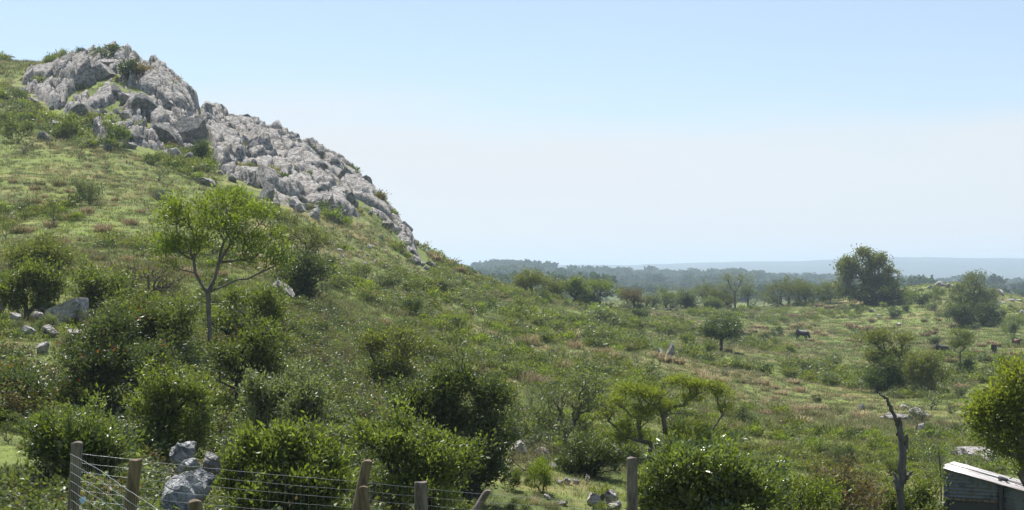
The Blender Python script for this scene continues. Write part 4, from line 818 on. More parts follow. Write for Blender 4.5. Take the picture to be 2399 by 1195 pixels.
# ------------------------------------------------------------------ rocks that stand alone or out of the crags
for t_ in [
 # (u, foot v, width, height, material, shape, rz, tilt, label)
 (440,345,74,92,'rockd',1,.3,(0,.25),'tall dark lichened block forming the right end of the summit crag'),(385,335,70,62,'rockd',2,.2,(0,.3),None),(318,338,60,50,'rock',3,.4,(.1,.35),'rounded grey boulder at the foot of the summit crag'),
 (235,190,66,56,'rock',4,.2,(0,.3),None),(262,230,50,44,'rockd',5,.2,(0,.3),None),(330,270,86,56,'rockd',6,.3,(0,.4),None),(395,285,60,56,'rockd',7,.3,(0,.2),None),(195,290,70,50,'rockd',8,.3,(0,.3),None),
 (250,170,56,40,'rock',9,.2,(0,.2),None),(192,150,30,46,'rockd',10,.2,(0,.1),'upright dark rock standing on top of the summit crag'),(78,185,56,30,'rock',11,.1,(0,-.2),None),(60,216,36,14,'rockd',0,0,(0,0),'flat black rock slab on the grass left of the summit crag'),
 (300,250,56,40,'rock',2,.5,(0,.3),None),(140,165,40,36,'rockd',3,.4,(0,.2),None),(410,372,44,34,'rockw',4,.5,(0,.5),'pale angular block fallen below the summit crag'),(382,368,26,20,'rockw',5,.5,(0,.2),None),(432,262,40,60,'rock',0,.5,(0,.3),None),
 (440,380,34,26,'rockd',6,.5,(0,.6),None),(250,352,36,24,'rock',7,.5,(0,.2),None),(100,332,32,26,'rock',8,.5,(0,.2),None),(130,310,50,34,'rock',9,.5,(0,.3),None),(72,246,32,22,'rock',10,.5,(0,0),None),
 (620,445,84,60,'rock',11,.3,(0,.3),'big blunt dark-faced boulder at the foot of the long rocky slope'),(612,370,60,56,'rock',0,.3,(0,.4),None),(520,310,44,34,'rock',1,.3,(0,.3),None),(755,480,40,66,'rock',2,.3,(0,.7),None),(765,505,34,60,'rock',3,.3,(0,.7),None),
 (700,502,34,36,'rock',4,.3,(0,.5),None),(735,515,34,36,'rockw',5,.3,(0,.7),None),(800,525,24,36,'rock',6,.3,(0,.6),None),(810,430,60,46,'rockd',7,.3,(0,.4),None),(855,450,36,44,'rockd',8,.3,(0,.3),None),(630,495,50,26,'rock',9,.2,(0,.1),None),
 (680,430,50,40,'rock',10,.3,(0,.5),None),(560,350,40,40,'rock',2,.3,(0,.6),None),(640,325,34,24,'rock',3,.3,(0,.4),None),(700,350,50,34,'rock',4,.3,(0,.4),None),(745,370,44,36,'rockd',5,.3,(0,.4),None),(780,400,40,40,'rock',6,.3,(0,.4),None),
 (378,470,26,34,'rockb',7,.3,(0,.2),'dark-sided rock alone in the grass above the forked tree'),(480,435,50,22,'rock',8,.3,(0,.1),None),(455,420,40,20,'rock',9,.3,(0,.1),None),
 (650,700,80,50,'rock',10,.2,(0,.25),'large whaleback boulder right of the forked tree trunk'),(716,702,36,20,'rock',11,.2,(0,.1),'low grey rock right of the large whaleback boulder'),(710,745,30,22,'rockw',0,.2,(0,.1),None),
 (155,768,96,82,'rockw',1,.5,(.25,-.6),'tilted pale striped slab at left above the dark shrub'),(168,800,70,34,'rockw',7,.5,(.2,-.3),'lower white ledge under the tilted striped slab'),(190,760,40,50,'rock',4,.5,(0,-.7),None),(120,792,44,34,'rockw',3,.8,(.2,.3),None),(90,760,34,34,'rock',6,.2,(0,-.4),None),(110,745,50,50,'rockb',2,.5,(0,.2),None),(110,690,40,30,'rock',3,.5,(0,.2),None),(34,765,34,46,'rockw',4,.5,(0,-.4),'upright white pointed rock at the left edge'),(58,790,36,36,'rockw',5,.5,(0,-.3),'lower white pointed rock at the left edge'),
 (-2,745,36,80,'rockb',6,.3,(0,.2),'tall blue-shaded rock cut by the left edge'),(30,640,40,34,'rock',7,.3,(0,0),None),(195,640,26,18,'rockw',8,.3,(0,0),None),(95,830,36,34,'rockw',9,.3,(0,0),None),(235,715,24,20,'rockw',2,.3,(0,0),None),
 (1216,1068,44,40,'rockw',10,.3,(0,.4),None),(1271,1088,42,40,'rockw',11,.3,(.1,.1),'white angular rock left of the low dark bush'),(1243,1106,26,16,'rockw',0,.3,(0,0),None),(1300,1104,26,20,'rockw',1,.3,(0,.3),None),(1196,1092,24,16,'rockw',2,.3,(0,.3),None),
 (1312,1137,22,16,'rockw',3,.3,(0,0),None),(1330,1137,24,22,'rockw',4,.3,(0,0),None),(1348,1136,18,20,'rockw',5,.3,(0,0),None),(1376,1134,16,24,'rockw',6,.3,(0,0),None),(1393,1186,54,42,'rockw',7,.3,(0,0),'largest of the pale rocks in the grass left of the straight lone post'),(1428,1188,50,42,'rock',8,.3,(0,0),None),(1436,1206,46,34,'rockw',9,.3,(0,0),None),(1285,1172,22,16,'rockw',3,.3,(0,.5),None),(1315,1188,30,14,'rockw',1,.3,(0,0),None),(905,1196,40,22,'rockw',2,.3,(0,0),None),
 (1572,838,22,40,'rock',10,.3,(0,.25),'upright white-sided standing rock alone in mid pasture'),(1548,836,18,20,'rockb',11,.3,(0,0),None),
 (2020,962,14,18,'rockw',0,.3,(0,.6),None),(2110,988,60,22,'rockw',1,.1,(0,.1),None),(2075,982,24,8,'rockw',2,.1,(0,0),None),(2165,985,56,34,'rock',3,.1,(0,.2),'broad flat-topped rock right of the dead tree top'),(2163,1018,34,34,'rockw',4,.3,(0,.6),'white blade-shaped rock below the broad flat-topped rock'),
 (2190,1026,40,8,'rockw',5,.1,(0,0),None),(2216,1032,16,10,'rockw',6,.1,(0,0),None),(2210,1044,12,6,'rockw',7,.1,(0,0),None),(2240,1038,10,5,'rockw',8,.1,(0,0),None),(2255,1015,10,6,'rockw',9,.1,(0,0),None),(2118,958,22,12,'rockw',10,.1,(0,0),None),
 (2300,1076,150,24,'rockw',11,0,(0,0),'long flat pinkish slab behind the iron shed'),(2262,1068,60,10,'rockw',0,0,(0,0),None),(2345,1060,50,12,'rockw',2,0,(0,0),None),(2390,1062,50,12,'rockw',3,0,(0,0),None),(2352,1098,24,8,'rockw',4,0,(0,0),None),(2290,1062,50,12,'rockw',6,.3,(0,0),None),
 (2205,674,26,16,'rock',5,.3,(.2,.3),'grey rock capping the knoll on the right skyline'),(2222,675,20,12,'rockd',6,.3,(0,.5),None),(2238,677,18,10,'rock',3,.3,(0,.2),None),(2190,677,16,10,'rockd',1,.6,(0,.4),None),(2212,682,16,8,'rockw',4,.6,(0,.4),None),(2180,676,20,9,'rock',7,.3,(0,0),None),(2160,682,16,8,'rock',8,.3,(0,0),None),(2140,686,16,7,'rockw',9,.3,(0,0),None),(2190,690,20,8,'rockw',10,.3,(0,0),None),
 (2345,692,24,16,'rockw',11,.3,(0,0),None),(2350,712,20,8,'rockw',0,.3,(0,0),None),(2370,706,20,8,'rockw',1,.3,(0,0),None),(2390,708,20,7,'rockw',2,.3,(0,0),None),(2332,704,16,8,'rockw',3,.3,(0,0),None),(2376,745,10,8,'rockw',4,.3,(0,0),None),(2395,738,12,14,'rockw',5,.3,(0,0),None),
 (2130,714,14,7,'rockw',6,.3,(0,0),None),(2188,728,22,9,'rockw',7,.3,(0,0),None),(2042,732,16,10,'rockw',8,.3,(0,0),None),(2106,764,18,9,'rockw',9,.3,(0,0),None),(2088,704,14,5,'rockw',10,.3,(0,0),None),(2215,738,8,5,'rockw',11,.3,(0,0),None),(2060,740,10,5,'rockw',1,.3,(0,0),None),
 (795,590,22,9,'rockw',2,.2,(0,0),None),(800,622,22,8,'rockw',3,.2,(0,0),None),(905,625,34,12,'rockw',4,.2,(0,.3),None),(930,632,26,8,'rock',5,.2,(0,.3),None),(770,560,14,8,'rockw',6,.2,(0,0),None),(895,560,14,10,'rockw',7,.2,(0,.3),None),(1010,625,26,16,'rock',8,.2,(0,.3),None),
 (860,600,12,5,'rockw',9,.2,(0,0),None),(830,640,20,6,'rockw',10,.2,(0,0),None),(1040,662,18,12,'rock',11,.2,(0,0),None),(1060,680,20,10,'rockw',0,.2,(0,0),None),(950,600,10,10,'rockw',1,.2,(0,.5),None),(880,575,10,8,'rockw',2,.2,(0,.5),None),(905,590,10,6,'rockw',3,.2,(0,.4),None)]:
    u, v, w, h, mt, sh, rz, tl, lb = t_
    boulder(u, v, w, h, mt, sh, rz, tl, lb, group='loose rocks lying on the hillside and pasture', deep=1.0)
rb = np.random.default_rng(43); cnt = 0
while cnt < 38:
    u = rb.uniform(720, 1120); v = rb.uniform(540, 700)
    if v < 500+0.42*(u-720)+20: continue
    w = rb.uniform(7, 17); boulder(u, v, w, w*rb.uniform(0.4, 0.8), 'rockw', int(rb.integers(12)), float(rb.uniform(0, 1)), (0, float(rb.uniform(0, .4))), group='white stones strewn under the rocky slope'); cnt += 1
rb = np.random.default_rng(41); cnt = 0
PA = np.array(POLA); PB = np.array(POLB)
while cnt < 150:
    poly = POLA if cnt % 3 == 0 else POLB
    P_ = np.array(poly); u = rb.uniform(P_[:, 0].min(), P_[:, 0].max()); v = rb.uniform(P_[:, 1].min(), P_[:, 1].max())
    if polydist(np.array([u]), np.array([v]), poly)[0] < 1: continue
    w = float(np.clip(rb.lognormal(2.95, 0.45), 10, 46)); h = w*rb.uniform(0.6, 1.15)
    boulder(u, v+h*0.3, w, h, ['rock', 'rock', 'rockw', 'rockd'][rb.integers(4)], int(rb.integers(12)), float(rb.uniform(.0, .8)), (float(rb.uniform(-.2, .2)), float(rb.uniform(.1, .7))), sink=0.38, group='blocks broken out of the crags')
    cnt += 1
# the stacked boulders behind the netting
for (u, v, w, h, sh, mt, d, lb) in [(430,1300,150,125,1,'rockb',16.6,'bottom boulder of the pile behind the netting, mostly below the frame'),(432,1200,126,112,9,'rockb',16.6,'middle blue-grey mottled boulder of the pile behind the netting'),(424,1118,96,84,3,'rockb',17.0,'uppermost blue-white boulder of the pile behind the netting'),
     (488,1130,54,80,5,'rockd',17.0,'dark brown-grey boulder on the right of the pile behind the netting'),(440,1112,66,40,7,'rockb',16.2,'small flat block wedged in the middle of the boulder pile')]:
    BM[(40+sh, mt)] = boulder_mesh(300+sh, nplane=(18, 15)[sh == 9], rough=0.17, mat=M[mt]); boulder(u, v, w, h, mt, 40+sh, 0.3, (0.05, 0.1), lb, sink=0.0, d=d, deep=1.0, group='pile of boulders behind the netting')

# ------------------------------------------------------------------ tussocks
for (u, v, w, h, m) in [(60,545,50,26,'tus'),(205,500,40,24,'tus'),(80,445,26,16,'tus'),(30,430,26,16,'tus'),(165,452,26,16,'tus'),(240,545,44,20,'tus'),(330,500,28,18,'tus'),(270,470,24,14,'tus'),(110,480,26,16,'tus'),
 (1018,610,40,22,'tus'),(1045,620,34,20,'tus'),(1075,640,34,24,'tus'),(1110,655,26,20,'tus'),(1135,665,24,20,'tus'),(1010,600,30,18,'tus'),(1175,700,30,18,'tusg'),(1160,690,24,14,'tus'),
 (1240,808,50,40,'tus'),(1225,812,40,34,'tusg'),(1190,770,50,26,'tusg'),(1210,775,44,28,'tusg'),(1335,800,50,40,'tus'),(1345,815,44,34,'tus'),(1320,800,40,40,'tusg'),(1400,830,34,24,'tus'),(1425,828,24,24,'tus'),(1330,860,40,40,'tusg'),(1320,870,50,40,'tus'),
 (1405,860,30,26,'tus'),(1430,875,30,26,'tus'),(1435,845,30,22,'tus'),(1365,862,28,20,'tus'),(1540,765,40,18,'tusr'),(1565,770,44,18,'tusr'),(1590,772,40,18,'tus'),(1610,776,30,16,'tus'),(1530,760,34,16,'tusr'),(1585,760,26,12,'tus'),
 (1240,900,50,44,'tusr'),(1270,908,50,44,'tusr'),(1190,945,44,36,'tusr'),(1130,885,50,36,'tusr'),(1225,890,44,36,'tusr'),(1150,910,44,30,'tus'),(1620,905,36,24,'tus'),(1660,890,50,24,'tus'),(1690,896,44,22,'tus'),(1640,880,40,22,'tus'),(1540,840,40,26,'tus'),
 (1735,898,34,20,'tusg'),(1760,900,34,20,'tus'),(1790,905,34,22,'tus'),(1815,912,26,22,'tus'),(1560,850,36,24,'tus'),(1590,855,36,24,'tus'),(1720,1010,44,34,'tusr'),(1730,1020,36,26,'tusr'),(1815,1060,44,40,'tusr'),(1835,1065,36,26,'tus'),(1840,1000,34,20,'tusg'),
 (1770,770,24,14,'tus'),(1790,772,24,14,'tus'),(1765,780,26,16,'tus'),(1800,784,22,12,'tus'),(1850,745,24,14,'tusr'),(1865,748,26,16,'tusr'),(1885,745,26,16,'tusr'),(1900,740,24,14,'tusr'),(1875,765,24,16,'tus'),(1860,770,24,16,'tus'),(1890,768,22,14,'tus'),
 (1920,720,24,12,'tusr'),(1940,724,24,12,'tusr'),(1960,722,26,12,'tusr'),(1980,726,24,12,'tusr'),(1945,738,22,12,'tus'),(1905,765,18,10,'tusg'),(1915,782,20,12,'tus'),(1930,788,20,12,'tus'),(2000,772,28,18,'tusr'),(2020,776,30,18,'tusr'),(2035,772,22,16,'tusr'),(1990,764,22,14,'tus'),
 (2042,756,14,14,'tus'),(2170,790,26,18,'tusr'),(2185,784,24,14,'tusr'),(2192,775,12,14,'tus'),(2165,756,18,12,'tusg'),(2200,754,14,10,'tus'),(2300,812,24,12,'tus'),(2320,806,24,14,'tus'),(2335,812,26,14,'tusr'),(2270,800,20,12,'tus'),(2290,826,22,12,'tus'),
 (2230,850,30,20,'tusr'),(2215,842,26,16,'tusr'),(2300,870,20,14,'tus'),(2240,900,16,12,'tus'),(2276,902,16,14,'tus'),(1990,800,22,12,'tus'),(2010,802,24,12,'tus'),(1900,800,24,12,'tus'),(1920,806,24,12,'tus'),(1790,810,26,14,'tus'),(1770,800,24,14,'tus'),(1850,812,24,12,'tus'),
 (1880,990,50,24,'tus'),(1920,960,44,20,'tus'),(1830,925,34,18,'tus'),(1860,900,34,18,'tus'),(2020,1010,40,22,'tus'),(2050,1040,40,24,'tus'),(2130,1030,40,26,'tus'),(2160,1060,34,24,'tus'),(1930,1110,36,26,'tusr'),(2000,1020,40,20,'tusg'),(2290,1072,14,10,'tus'),(2275,1070,12,9,'tus'),
 (930,1185,70,60,'tusp'),(890,1190,60,50,'tusp'),(1030,1190,60,44,'tus'),(960,1200,60,44,'tusp'),(820,1100,40,40,'tus'),(60,1055,50,34,'tusg'),(40,700,44,30,'tus'),(30,820,50,34,'tus'),(60,830,44,30,'tusr'),(15,1190,60,40,'tusg'),(1240,1180,50,34,'tus'),(1290,1190,50,34,'tusg'),(1270,1130,40,24,'tus'),
 (900,760,34,26,'tus'),(880,740,26,22,'tusg'),(835,665,26,18,'tusg'),(1000,700,24,18,'tus'),(870,700,30,22,'tus'),(940,740,34,26,'tusg'),(1020,770,40,30,'tus'),(1040,745,34,24,'tusg'),(1110,800,34,28,'tusg'),(1130,810,28,24,'tusg'),(1155,790,30,24,'tus'),(1285,745,28,16,'tus')]:
    tussock(u, v, w, h, m)
rt = np.random.default_rng(5); k = 0
while k < 90:
    u = rt.uniform(0, 2399); v = rt.uniform(400, 1000)
    x, y, z = hit(u, v)
    if rockmask(np.array([x]), np.array([y]), np.array([z]))[0] > -6: continue
    if u > 1150 and v < 735: continue
    dd = rt.uniform(0.55, 1.15); w = dd/y*F
    if vnoise(np.array([x/14]), np.array([y/14]), 8)[0] < 0.45 or w > 60: continue
    tussock(u, v, w, w*0.6, ['tus', 'tusg', 'tus', 'tusr'][rt.integers(4)]); k += 1
grasses()
haze()
# ------------------------------------------------------------------ fence
M['wood'] = mat_bark('weathered_post', (0.040, 0.030, 0.020), (0.20, 0.155, 0.105), 9)
M['woodg'] = mat_bark('grey_post', (0.045, 0.038, 0.032), (0.22, 0.195, 0.165), 9)
M['wire'] = mat_plain('galvanised_wire', (0.42, 0.44, 0.46), 0.4, 0.6)
def post(u, v, w, d, lean, label, mat='wood', squash=1.0, split=False):
    """u, v: middle of its top; lean: photo pixels the foot lies right of the top per 100 pixels of height"""
    x, y, z = px2w(u, v, d); g = ground(x, y)-0.3; r = w/F*d/2; n = 14; rows = []; L_ = z-g; rs = np.random.default_rng(int(u)); ph = rs.uniform(0, 6)
    th = np.arange(n)*2*math.pi/n; prof = 1+0.05*np.sin(2*th+ph)+0.03*np.sin(3*th+1+ph)+rs.normal(size=n)*0.012
    if split: prof = prof*(1-0.28*np.exp(-((th-4.75)/0.22)**2))
    hs = np.concatenate([np.linspace(0, L_-0.02, 9), [L_-0.004, L_]])
    V = []
    for i, h in enumerate(hs):
        rr = r*prof*(1.05-0.08*h/L_)*(0.86 if i == 10 else 1)+rs.normal(size=n)*r*0.012; f = L_-h
        V.append(np.stack([f*lean/100+rr*np.cos(th), rr*np.sin(th)*squash, np.full(n, h)+(0.006*np.sin(2*th+ph) if i > 8 else 0)], 1))
    V = np.concatenate(V); Q = []
    for i in range(len(hs)-1):
        for j in range(n): Q.append((i*n+j, i*n+(j+1) % n, (i+1)*n+(j+1) % n, (i+1)*n+j))
    top = list(range((len(hs)-1)*n, len(hs)*n)); V = np.vstack([V, [[0, 0, L_+0.004]]]); c = len(V)-1
    Tt = [(top[j], top[(j+1) % n], c) for j in range(n)]
    o = obj('fence_post', npmesh('fence_post', V, [np.array(Q), np.array(Tt)], M[mat], smooth=False)); o.location = (x, y, g)
    tag(o, label, 'fence post', 'posts of the netting fence'); return o
post(181, 1036, 28, 13.4, -6, 'grey-brown round post at the left end of the netting', 'woodg')
post(319, 1076, 30, 12.4, -13, 'brown round post in front of the stacked boulders, netting tied to it')
post(458, 1173, 34, 11.0, 0, 'short sawn-off post below the boulder pile, only its top showing')
post(860, 1079, 27, 14.0, -20, 'tall leaning post with a short stump propped before it')
post(851, 1140, 22, 13.7, 12, 'short split stump propped against the tall leaning post', 'wood', 0.7)
post(986, 1129, 31, 14.4, 1, 'upright grey post with a split down its face', 'woodg', 0.8, True)
post(1143, 1149, 21, 15.4, -62, 'small post leaning far over to the right', 'woodg')
post(1481, 1072, 26, 16.0, 1, 'straight square-topped post standing alone before the glossy shrub', 'woodg', 0.9)
def polytube(P, r, n=5):
    P = np.array(P); return tubes(P[:-1], P[1:], np.full(len(P)-1, r), np.full(len(P)-1, r), n)
def join(parts):
    V = []; Q = []; o = 0
    for v, q in parts: V.append(v); Q.append(q+o); o += len(v)
    return np.concatenate(V), np.concatenate(Q)
def net(tops, rows, step, sag, r, label, stay=0.0006, cols_=True):
    """netting between (u, v, d) points of its top wire; rows: wire offsets in metres below it"""
    P = np.array([px2w(*t) for t in tops]); seg = np.linalg.norm(np.diff(P, axis=0), axis=1); s = np.concatenate([[0], np.cumsum(seg)])
    ss = np.arange(0, s[-1], 0.08); q = np.stack([np.interp(ss, s, P[:, k]) for k in range(3)], 1)
    fr = np.array([min(1, max(0, (a-s[np.searchsorted(s, a, 'right')-1])/(seg[min(len(seg)-1, np.searchsorted(s, a, 'right')-1)]))) for a in ss])
    q[:, 2] -= sag*4*fr*(1-fr)
    e = empty('wire_netting', q[0]); loc = q-q[0]; W_ = []; rs = np.random.default_rng(9)
    for o_ in rows:
        l2 = loc.copy(); l2[:, 2] -= o_; l2 += rs.normal(size=l2.shape)*0.0016; V, Qd = polytube(l2, r if o_ > 0 else r*1.25, 5); obj('wire', npmesh('wire', V, Qd, M['wire'], smooth=True), e)
    st = []
    for a in np.arange(0, len(loc)-1, step):
        i = int(a); p = loc[i]; st.append(polytube([p, p-np.array([0, 0, rows[-1]])], stay, 4))
    V, Qd = join(st); obj('stay_wires', npmesh('stay_wires', V, Qd, M['wire']), e)
    tag(e, label, 'wire netting'); return e
net([(186,1062,13.5),(320,1077,13.3),(505,1098,13.6),(860,1130,14.2),(986,1143,14.6),(1143,1158,15.4),(1481,1180,16.3)], [0, .088, .176, .264, .352, .44, .53, .62, .72, .86], 1, 0.006, 0.0013, 'long galvanised netting running right along the line of posts')
net([(165,1063,13.2),(235,1102,12.2),(298,1147,11.3),(380,1200,10.2),(520,1290,8.8)], [0, .085, .17, .255, .34, .43, .52, .62, .74], 1, 0.0, 0.0015, 'slack netting slanting down from the leftmost post towards the front')
bm_ = boulder_mesh(77, 0.028, 0.02, 0.05, 8, 0.5, mat_plain('pale_blue_plastic', (0.35, 0.55, 0.72), 0.4)); bm_.name = 'plastic_scrap'
o = obj('plastic_scrap', bm_); o.location = px2w(193, 1172, 13.25); tag(o, 'crumpled pale blue plastic scrap caught beside the leftmost post', 'plastic scrap')

# ------------------------------------------------------------------ the dead tree and the stake
M['dead'] = mat_bark('dead_wood', (0.045, 0.043, 0.040), (0.15, 0.145, 0.135), 12)
def limb(pts, rad, d, origin, mat, parent, name, n=9, seed=0):
    P = [px2w(u, v, d+k) for (u, v, k) in pts]; P = np.array(P)-np.array(origin); rad = np.array(rad, float); t = np.arange(len(P)); tt = np.linspace(0, len(P)-1, (len(P)-1)*5+1)
    rs = np.random.default_rng(seed); Q = np.stack([np.interp(tt, t, P[:, k]) for k in range(3)], 1)+rs.normal(size=(len(tt), 3))*0.010; R = np.interp(tt, t, rad)*(1+rs.normal(size=len(tt))*0.07)
    th = np.arange(n)*2*math.pi/n; V = []; dirs = np.gradient(Q, axis=0)
    for q, r, dd in zip(Q, R, dirs):
        dd = dd/np.linalg.norm(dd); a = np.cross(dd, [0, 1, 0]); a /= np.linalg.norm(a); b = np.cross(dd, a); pr = 1+0.10*np.sin(2*th+q[2]*5)+rs.normal(size=n)*0.05
        V.append(q+(a[None]*np.cos(th)[:, None]+b[None]*np.sin(th)[:, None])*(r*pr)[:, None])
    V = np.concatenate(V); k = len(Q); Qd = [(i*n+j, i*n+(j+1) % n, (i+1)*n+(j+1) % n, (i+1)*n+j) for i in range(k-1) for j in range(n)]
    V = np.vstack([V, Q[:1], Q[-1:]]); Tt = [(j, (j+1) % n, len(V)-2) for j in range(n)]+[((k-1)*n+j, (k-1)*n+(j+1) % n, len(V)-1) for j in range(n)]
    return obj(name, npmesh(name, V, [np.array(Qd), np.array(Tt)], M[mat], smooth=True), parent)
dd_ = 25.0; xb = (2112-UC)/F*dd_; gb = ground(xb, dd_); dt = empty('dead_tree', (xb, dd_, gb)); og = (xb, dd_, gb)
vb = VH-gb/dd_*F+30
limb([(2113,vb,0),(2111,1195,0),(2110,1120,0.02),(2115,1060,0),(2109,1010,0),(2107,975,0)], [.085,.068,.062,.074,.060,.028], dd_, og, 'dead', dt, 'trunk', seed=1)
limb([(2106,1000,0),(2098,980,-.02),(2086,955,0),(2078,935,.02),(2066,926,0),(2052,917,.03)], [.032,.034,.03,.026,.02,.011], dd_, og, 'dead', dt, 'bare_branch', 8, 2)
limb([(2118,1065,0),(2124,1035,0),(2124,1018,0)], [.042,.036,.022], dd_, og, 'dead', dt, 'broken_stub', 8, 3)
limb([(2104,1022,0),(2098,1014,0)], [.02,.012], dd_, og, 'dead', dt, 'broken_stub', 7, 4)
limb([(2106,1150,-.02),(2100,1125,-.02),(2096,1108,0)], [.06,.04,.014], dd_, og, 'dead', dt, 'broken_stub', 8, 5)
limb([(2116,1130,0),(2130,1112,0),(2138,1106,0)], [.045,.03,.02], dd_, og, 'dead', dt, 'broken_stub', 8, 6)
tag(dt, 'bare dead tree trunk with one thin crooked branch at its top', 'dead tree')
xs, ys = (2205-UC)/F*29.2, 29.2; gs = ground(xs, ys); st_ = empty('stake', (xs, ys, gs))
limb([(2206,VH-gs/29.2*F+20,0),(2204,1120,0),(2198,1042,0)], [.02,.018,.012], 29.2, (xs, ys, gs), 'dead', st_, 'pole', 7, 8); tag(st_, 'thin crooked stake at the left corner of the iron shed', 'stake')

# ------------------------------------------------------------------ the shed
def shed():
    m, t, p = newmat('roof_iron'); pos = N(t, 'ShaderNodeTexCoord').outputs['Object']; n = noise(t, pos, 3, 5, 0.6)
    mp = N(t, 'ShaderNodeMapping', Scale=(0.5, 9.0, 1.0)); t.links.new(pos, mp.inputs[0]); n2 = noise(t, mp.outputs[0], 2.2, 4, 0.7)
    t.links.new(mixc(t, ramp(t, n2, [(0.46, (1, 1, 1)), (0.60, (0, 0, 0))]), ramp(t, n, [(0.35, (0.55, 0.55, 0.55)), (0.6, (0.82, 0.82, 0.81))]), (0.34, 0.30, 0.27)), p.inputs['Base Color']); p.inputs['Metallic'].default_value = 0.25; p.inputs['Roughness'].default_value = 0.45; M['roof'] = m
    m, t, p = newmat('wall_iron'); pos = N(t, 'ShaderNodeTexCoord').outputs['Object']; n = noise(t, pos, 4, 5, 0.65)
    t.links.new(ramp(t, n, [(0.35, (0.06, 0.07, 0.082)), (0.5, (0.15, 0.17, 0.195)), (0.68, (0.10, 0.08, 0.065))]), p.inputs['Base Color']); p.inputs['Metallic'].default_value = 0.3; p.inputs['Roughness'].default_value = 0.55; M['iron'] = m
    M['darkw'] = mat_plain('dark_boards', (0.055, 0.055, 0.058), 0.8)
    X0, Y0, Z0 = 9.19, 30.0, -4.10; th = math.radians(-23); g = min(ground(X0+a, Y0+b) for a in (0, 3, 4) for b in (-1, 0, 2))-0.25
    e = empty('iron_shed', (X0, Y0, g), th); Lf, Dp, sl_, dr = 4.4, 2.3, -0.24, -0.083; top = Z0-g
    def zt(x, y): return top+sl_*x+dr*y
    def sheet(name, x0, x1, f0, f1, mat, yoff=0.0, rib=0.076, amp=0.009, horiz=True):
        """corrugated wall sheet in the plane y=yoff, ribs running along x; f0, f1: height functions of x"""
        nz = 64; nx = 10; V = []
        for i in range(nz+1):
            for j in range(nx+1):
                x = x0+(x1-x0)*j/nx; z = f0(x)+(f1(x)-f0(x))*i/nz; V.append((x, yoff+amp*math.sin(2*math.pi*z/rib), z))
        Q = [(i*(nx+1)+j, i*(nx+1)+j+1, (i+1)*(nx+1)+j+1, (i+1)*(nx+1)+j) for i in range(nz) for j in range(nx)]
        o = obj(name, npmesh(name, V, np.array(Q), M[mat], smooth=True), e); md = o.modifiers.new('s', 'SOLIDIFY'); md.thickness = 0.003; return o
    def box(name, a, b, mat, par=None):
        bm = bmesh.new(); bmesh.ops.create_cube(bm, size=1)
        for v in bm.verts: v.co = Vector([a[k] if v.co[k] < 0 else b[k] for k in range(3)])
        bmesh.ops.bevel(bm, geom=bm.edges[:], offset=0.004, segments=1, affect='EDGES'); me = bpy.data.meshes.new(name); bm.to_mesh(me); bm.free(); me.materials.append(M[mat]); return obj(name, me, par or e)
    sheet('front_wall', 0, 1.12, lambda x: top-0.62, lambda x: zt(x, 0)-0.02, 'iron'); 
    sheet('front_wall', 1.20, Lf, lambda x: 0.0, lambda x: zt(x, 0)-0.02, 'iron', 0.02)
    box('door', (0.10, 0.03, 0.05), (1.10, 0.06, top-0.68), 'darkw'); box('door_post', (0.0, 0.0, 0), (0.09, 0.09, top-0.63), 'darkw'); box('door_post', (1.115, -0.02, 0), (1.195, 0.07, zt(1.2, 0)-0.03), 'darkw'); box('lintel', (0.0, -0.012, top-0.68), (1.112, 0.07, top-0.625), 'woodg')
    # side and back walls
    def plain(name, P, mat):
        V = [Vector(q) for q in P]; nn = (V[1]-V[0]).cross(V[3]-V[0]).normalized()*0.012; W_ = [tuple(q) for q in V]+[tuple(q+nn) for q in V]
        Q = np.array([(0, 1, 2, 3), (7, 6, 5, 4), (0, 4, 5, 1), (1, 5, 6, 2), (2, 6, 7, 3), (3, 7, 4, 0)]); obj(name, npmesh(name, W_, Q, M[mat]), e)
    plain('side_wall', [(0, 0.09, 0), (0, Dp, 0), (0, Dp, zt(0, Dp)-.03), (0, 0.09, zt(0, 0.09)-.03)], 'iron'); plain('side_wall', [(Lf, .05, 0), (Lf, Dp, 0), (Lf, Dp, zt(Lf, Dp)-.03), (Lf, .05, zt(Lf, .05)-.03)], 'iron')
    plain('back_wall', [(0.02, Dp, 0), (Lf, Dp, 0), (Lf, Dp, zt(Lf, Dp)-.03), (0.02, Dp, zt(0, Dp)-.03)], 'iron')
    # roof: overlapping corrugated sheets, ribs run down the slope (along x)
    for k, (y0, y1, x0, dz) in enumerate([(-0.10, 0.62, 0.02, 0.008), (0.58, 1.36, -0.03, 0.022), (1.30, 2.36, 0.0, 0.036)]):
        ny = int((y1-y0)/0.076*8); nx = 8; V = []
        for i in range(nx+1):
            x = x0-0.02+(Lf+0.12-x0)*i/nx
            for j in range(ny+1):
                y = y0+(y1-y0)*j/ny; V.append((x, y, zt(x, y)+dz+0.009*math.sin(2*math.pi*y/0.076)))
        Q = [(i*(ny+1)+j, (i+1)*(ny+1)+j, (i+1)*(ny+1)+j+1, i*(ny+1)+j+1) for i in range(nx) for j in range(ny)]
        o = obj('roof_sheet', npmesh('roof_sheet', V, np.array(Q), M['roof'], smooth=True), e); md = o.modifiers.new('s', 'SOLIDIFY'); md.thickness = 0.004
    box('rafter', (-0.01, -0.012, top-0.055), (0.03, Dp, top-0.02), 'woodg').rotation_euler = (math.atan(dr), 0, 0)
    tag(e, 'rusty corrugated iron shed with a bright sloping roof at lower right', 'shed')
    # things lying on the roof
    def up(x, y, dz): 
        v = Matrix.Rotation(th, 3, 'Z') @ Vector((x, y, 0)); return (X0+v.x, Y0+v.y, g+zt(x, y)+dz)
    bm = bmesh.new(); nseg = 26
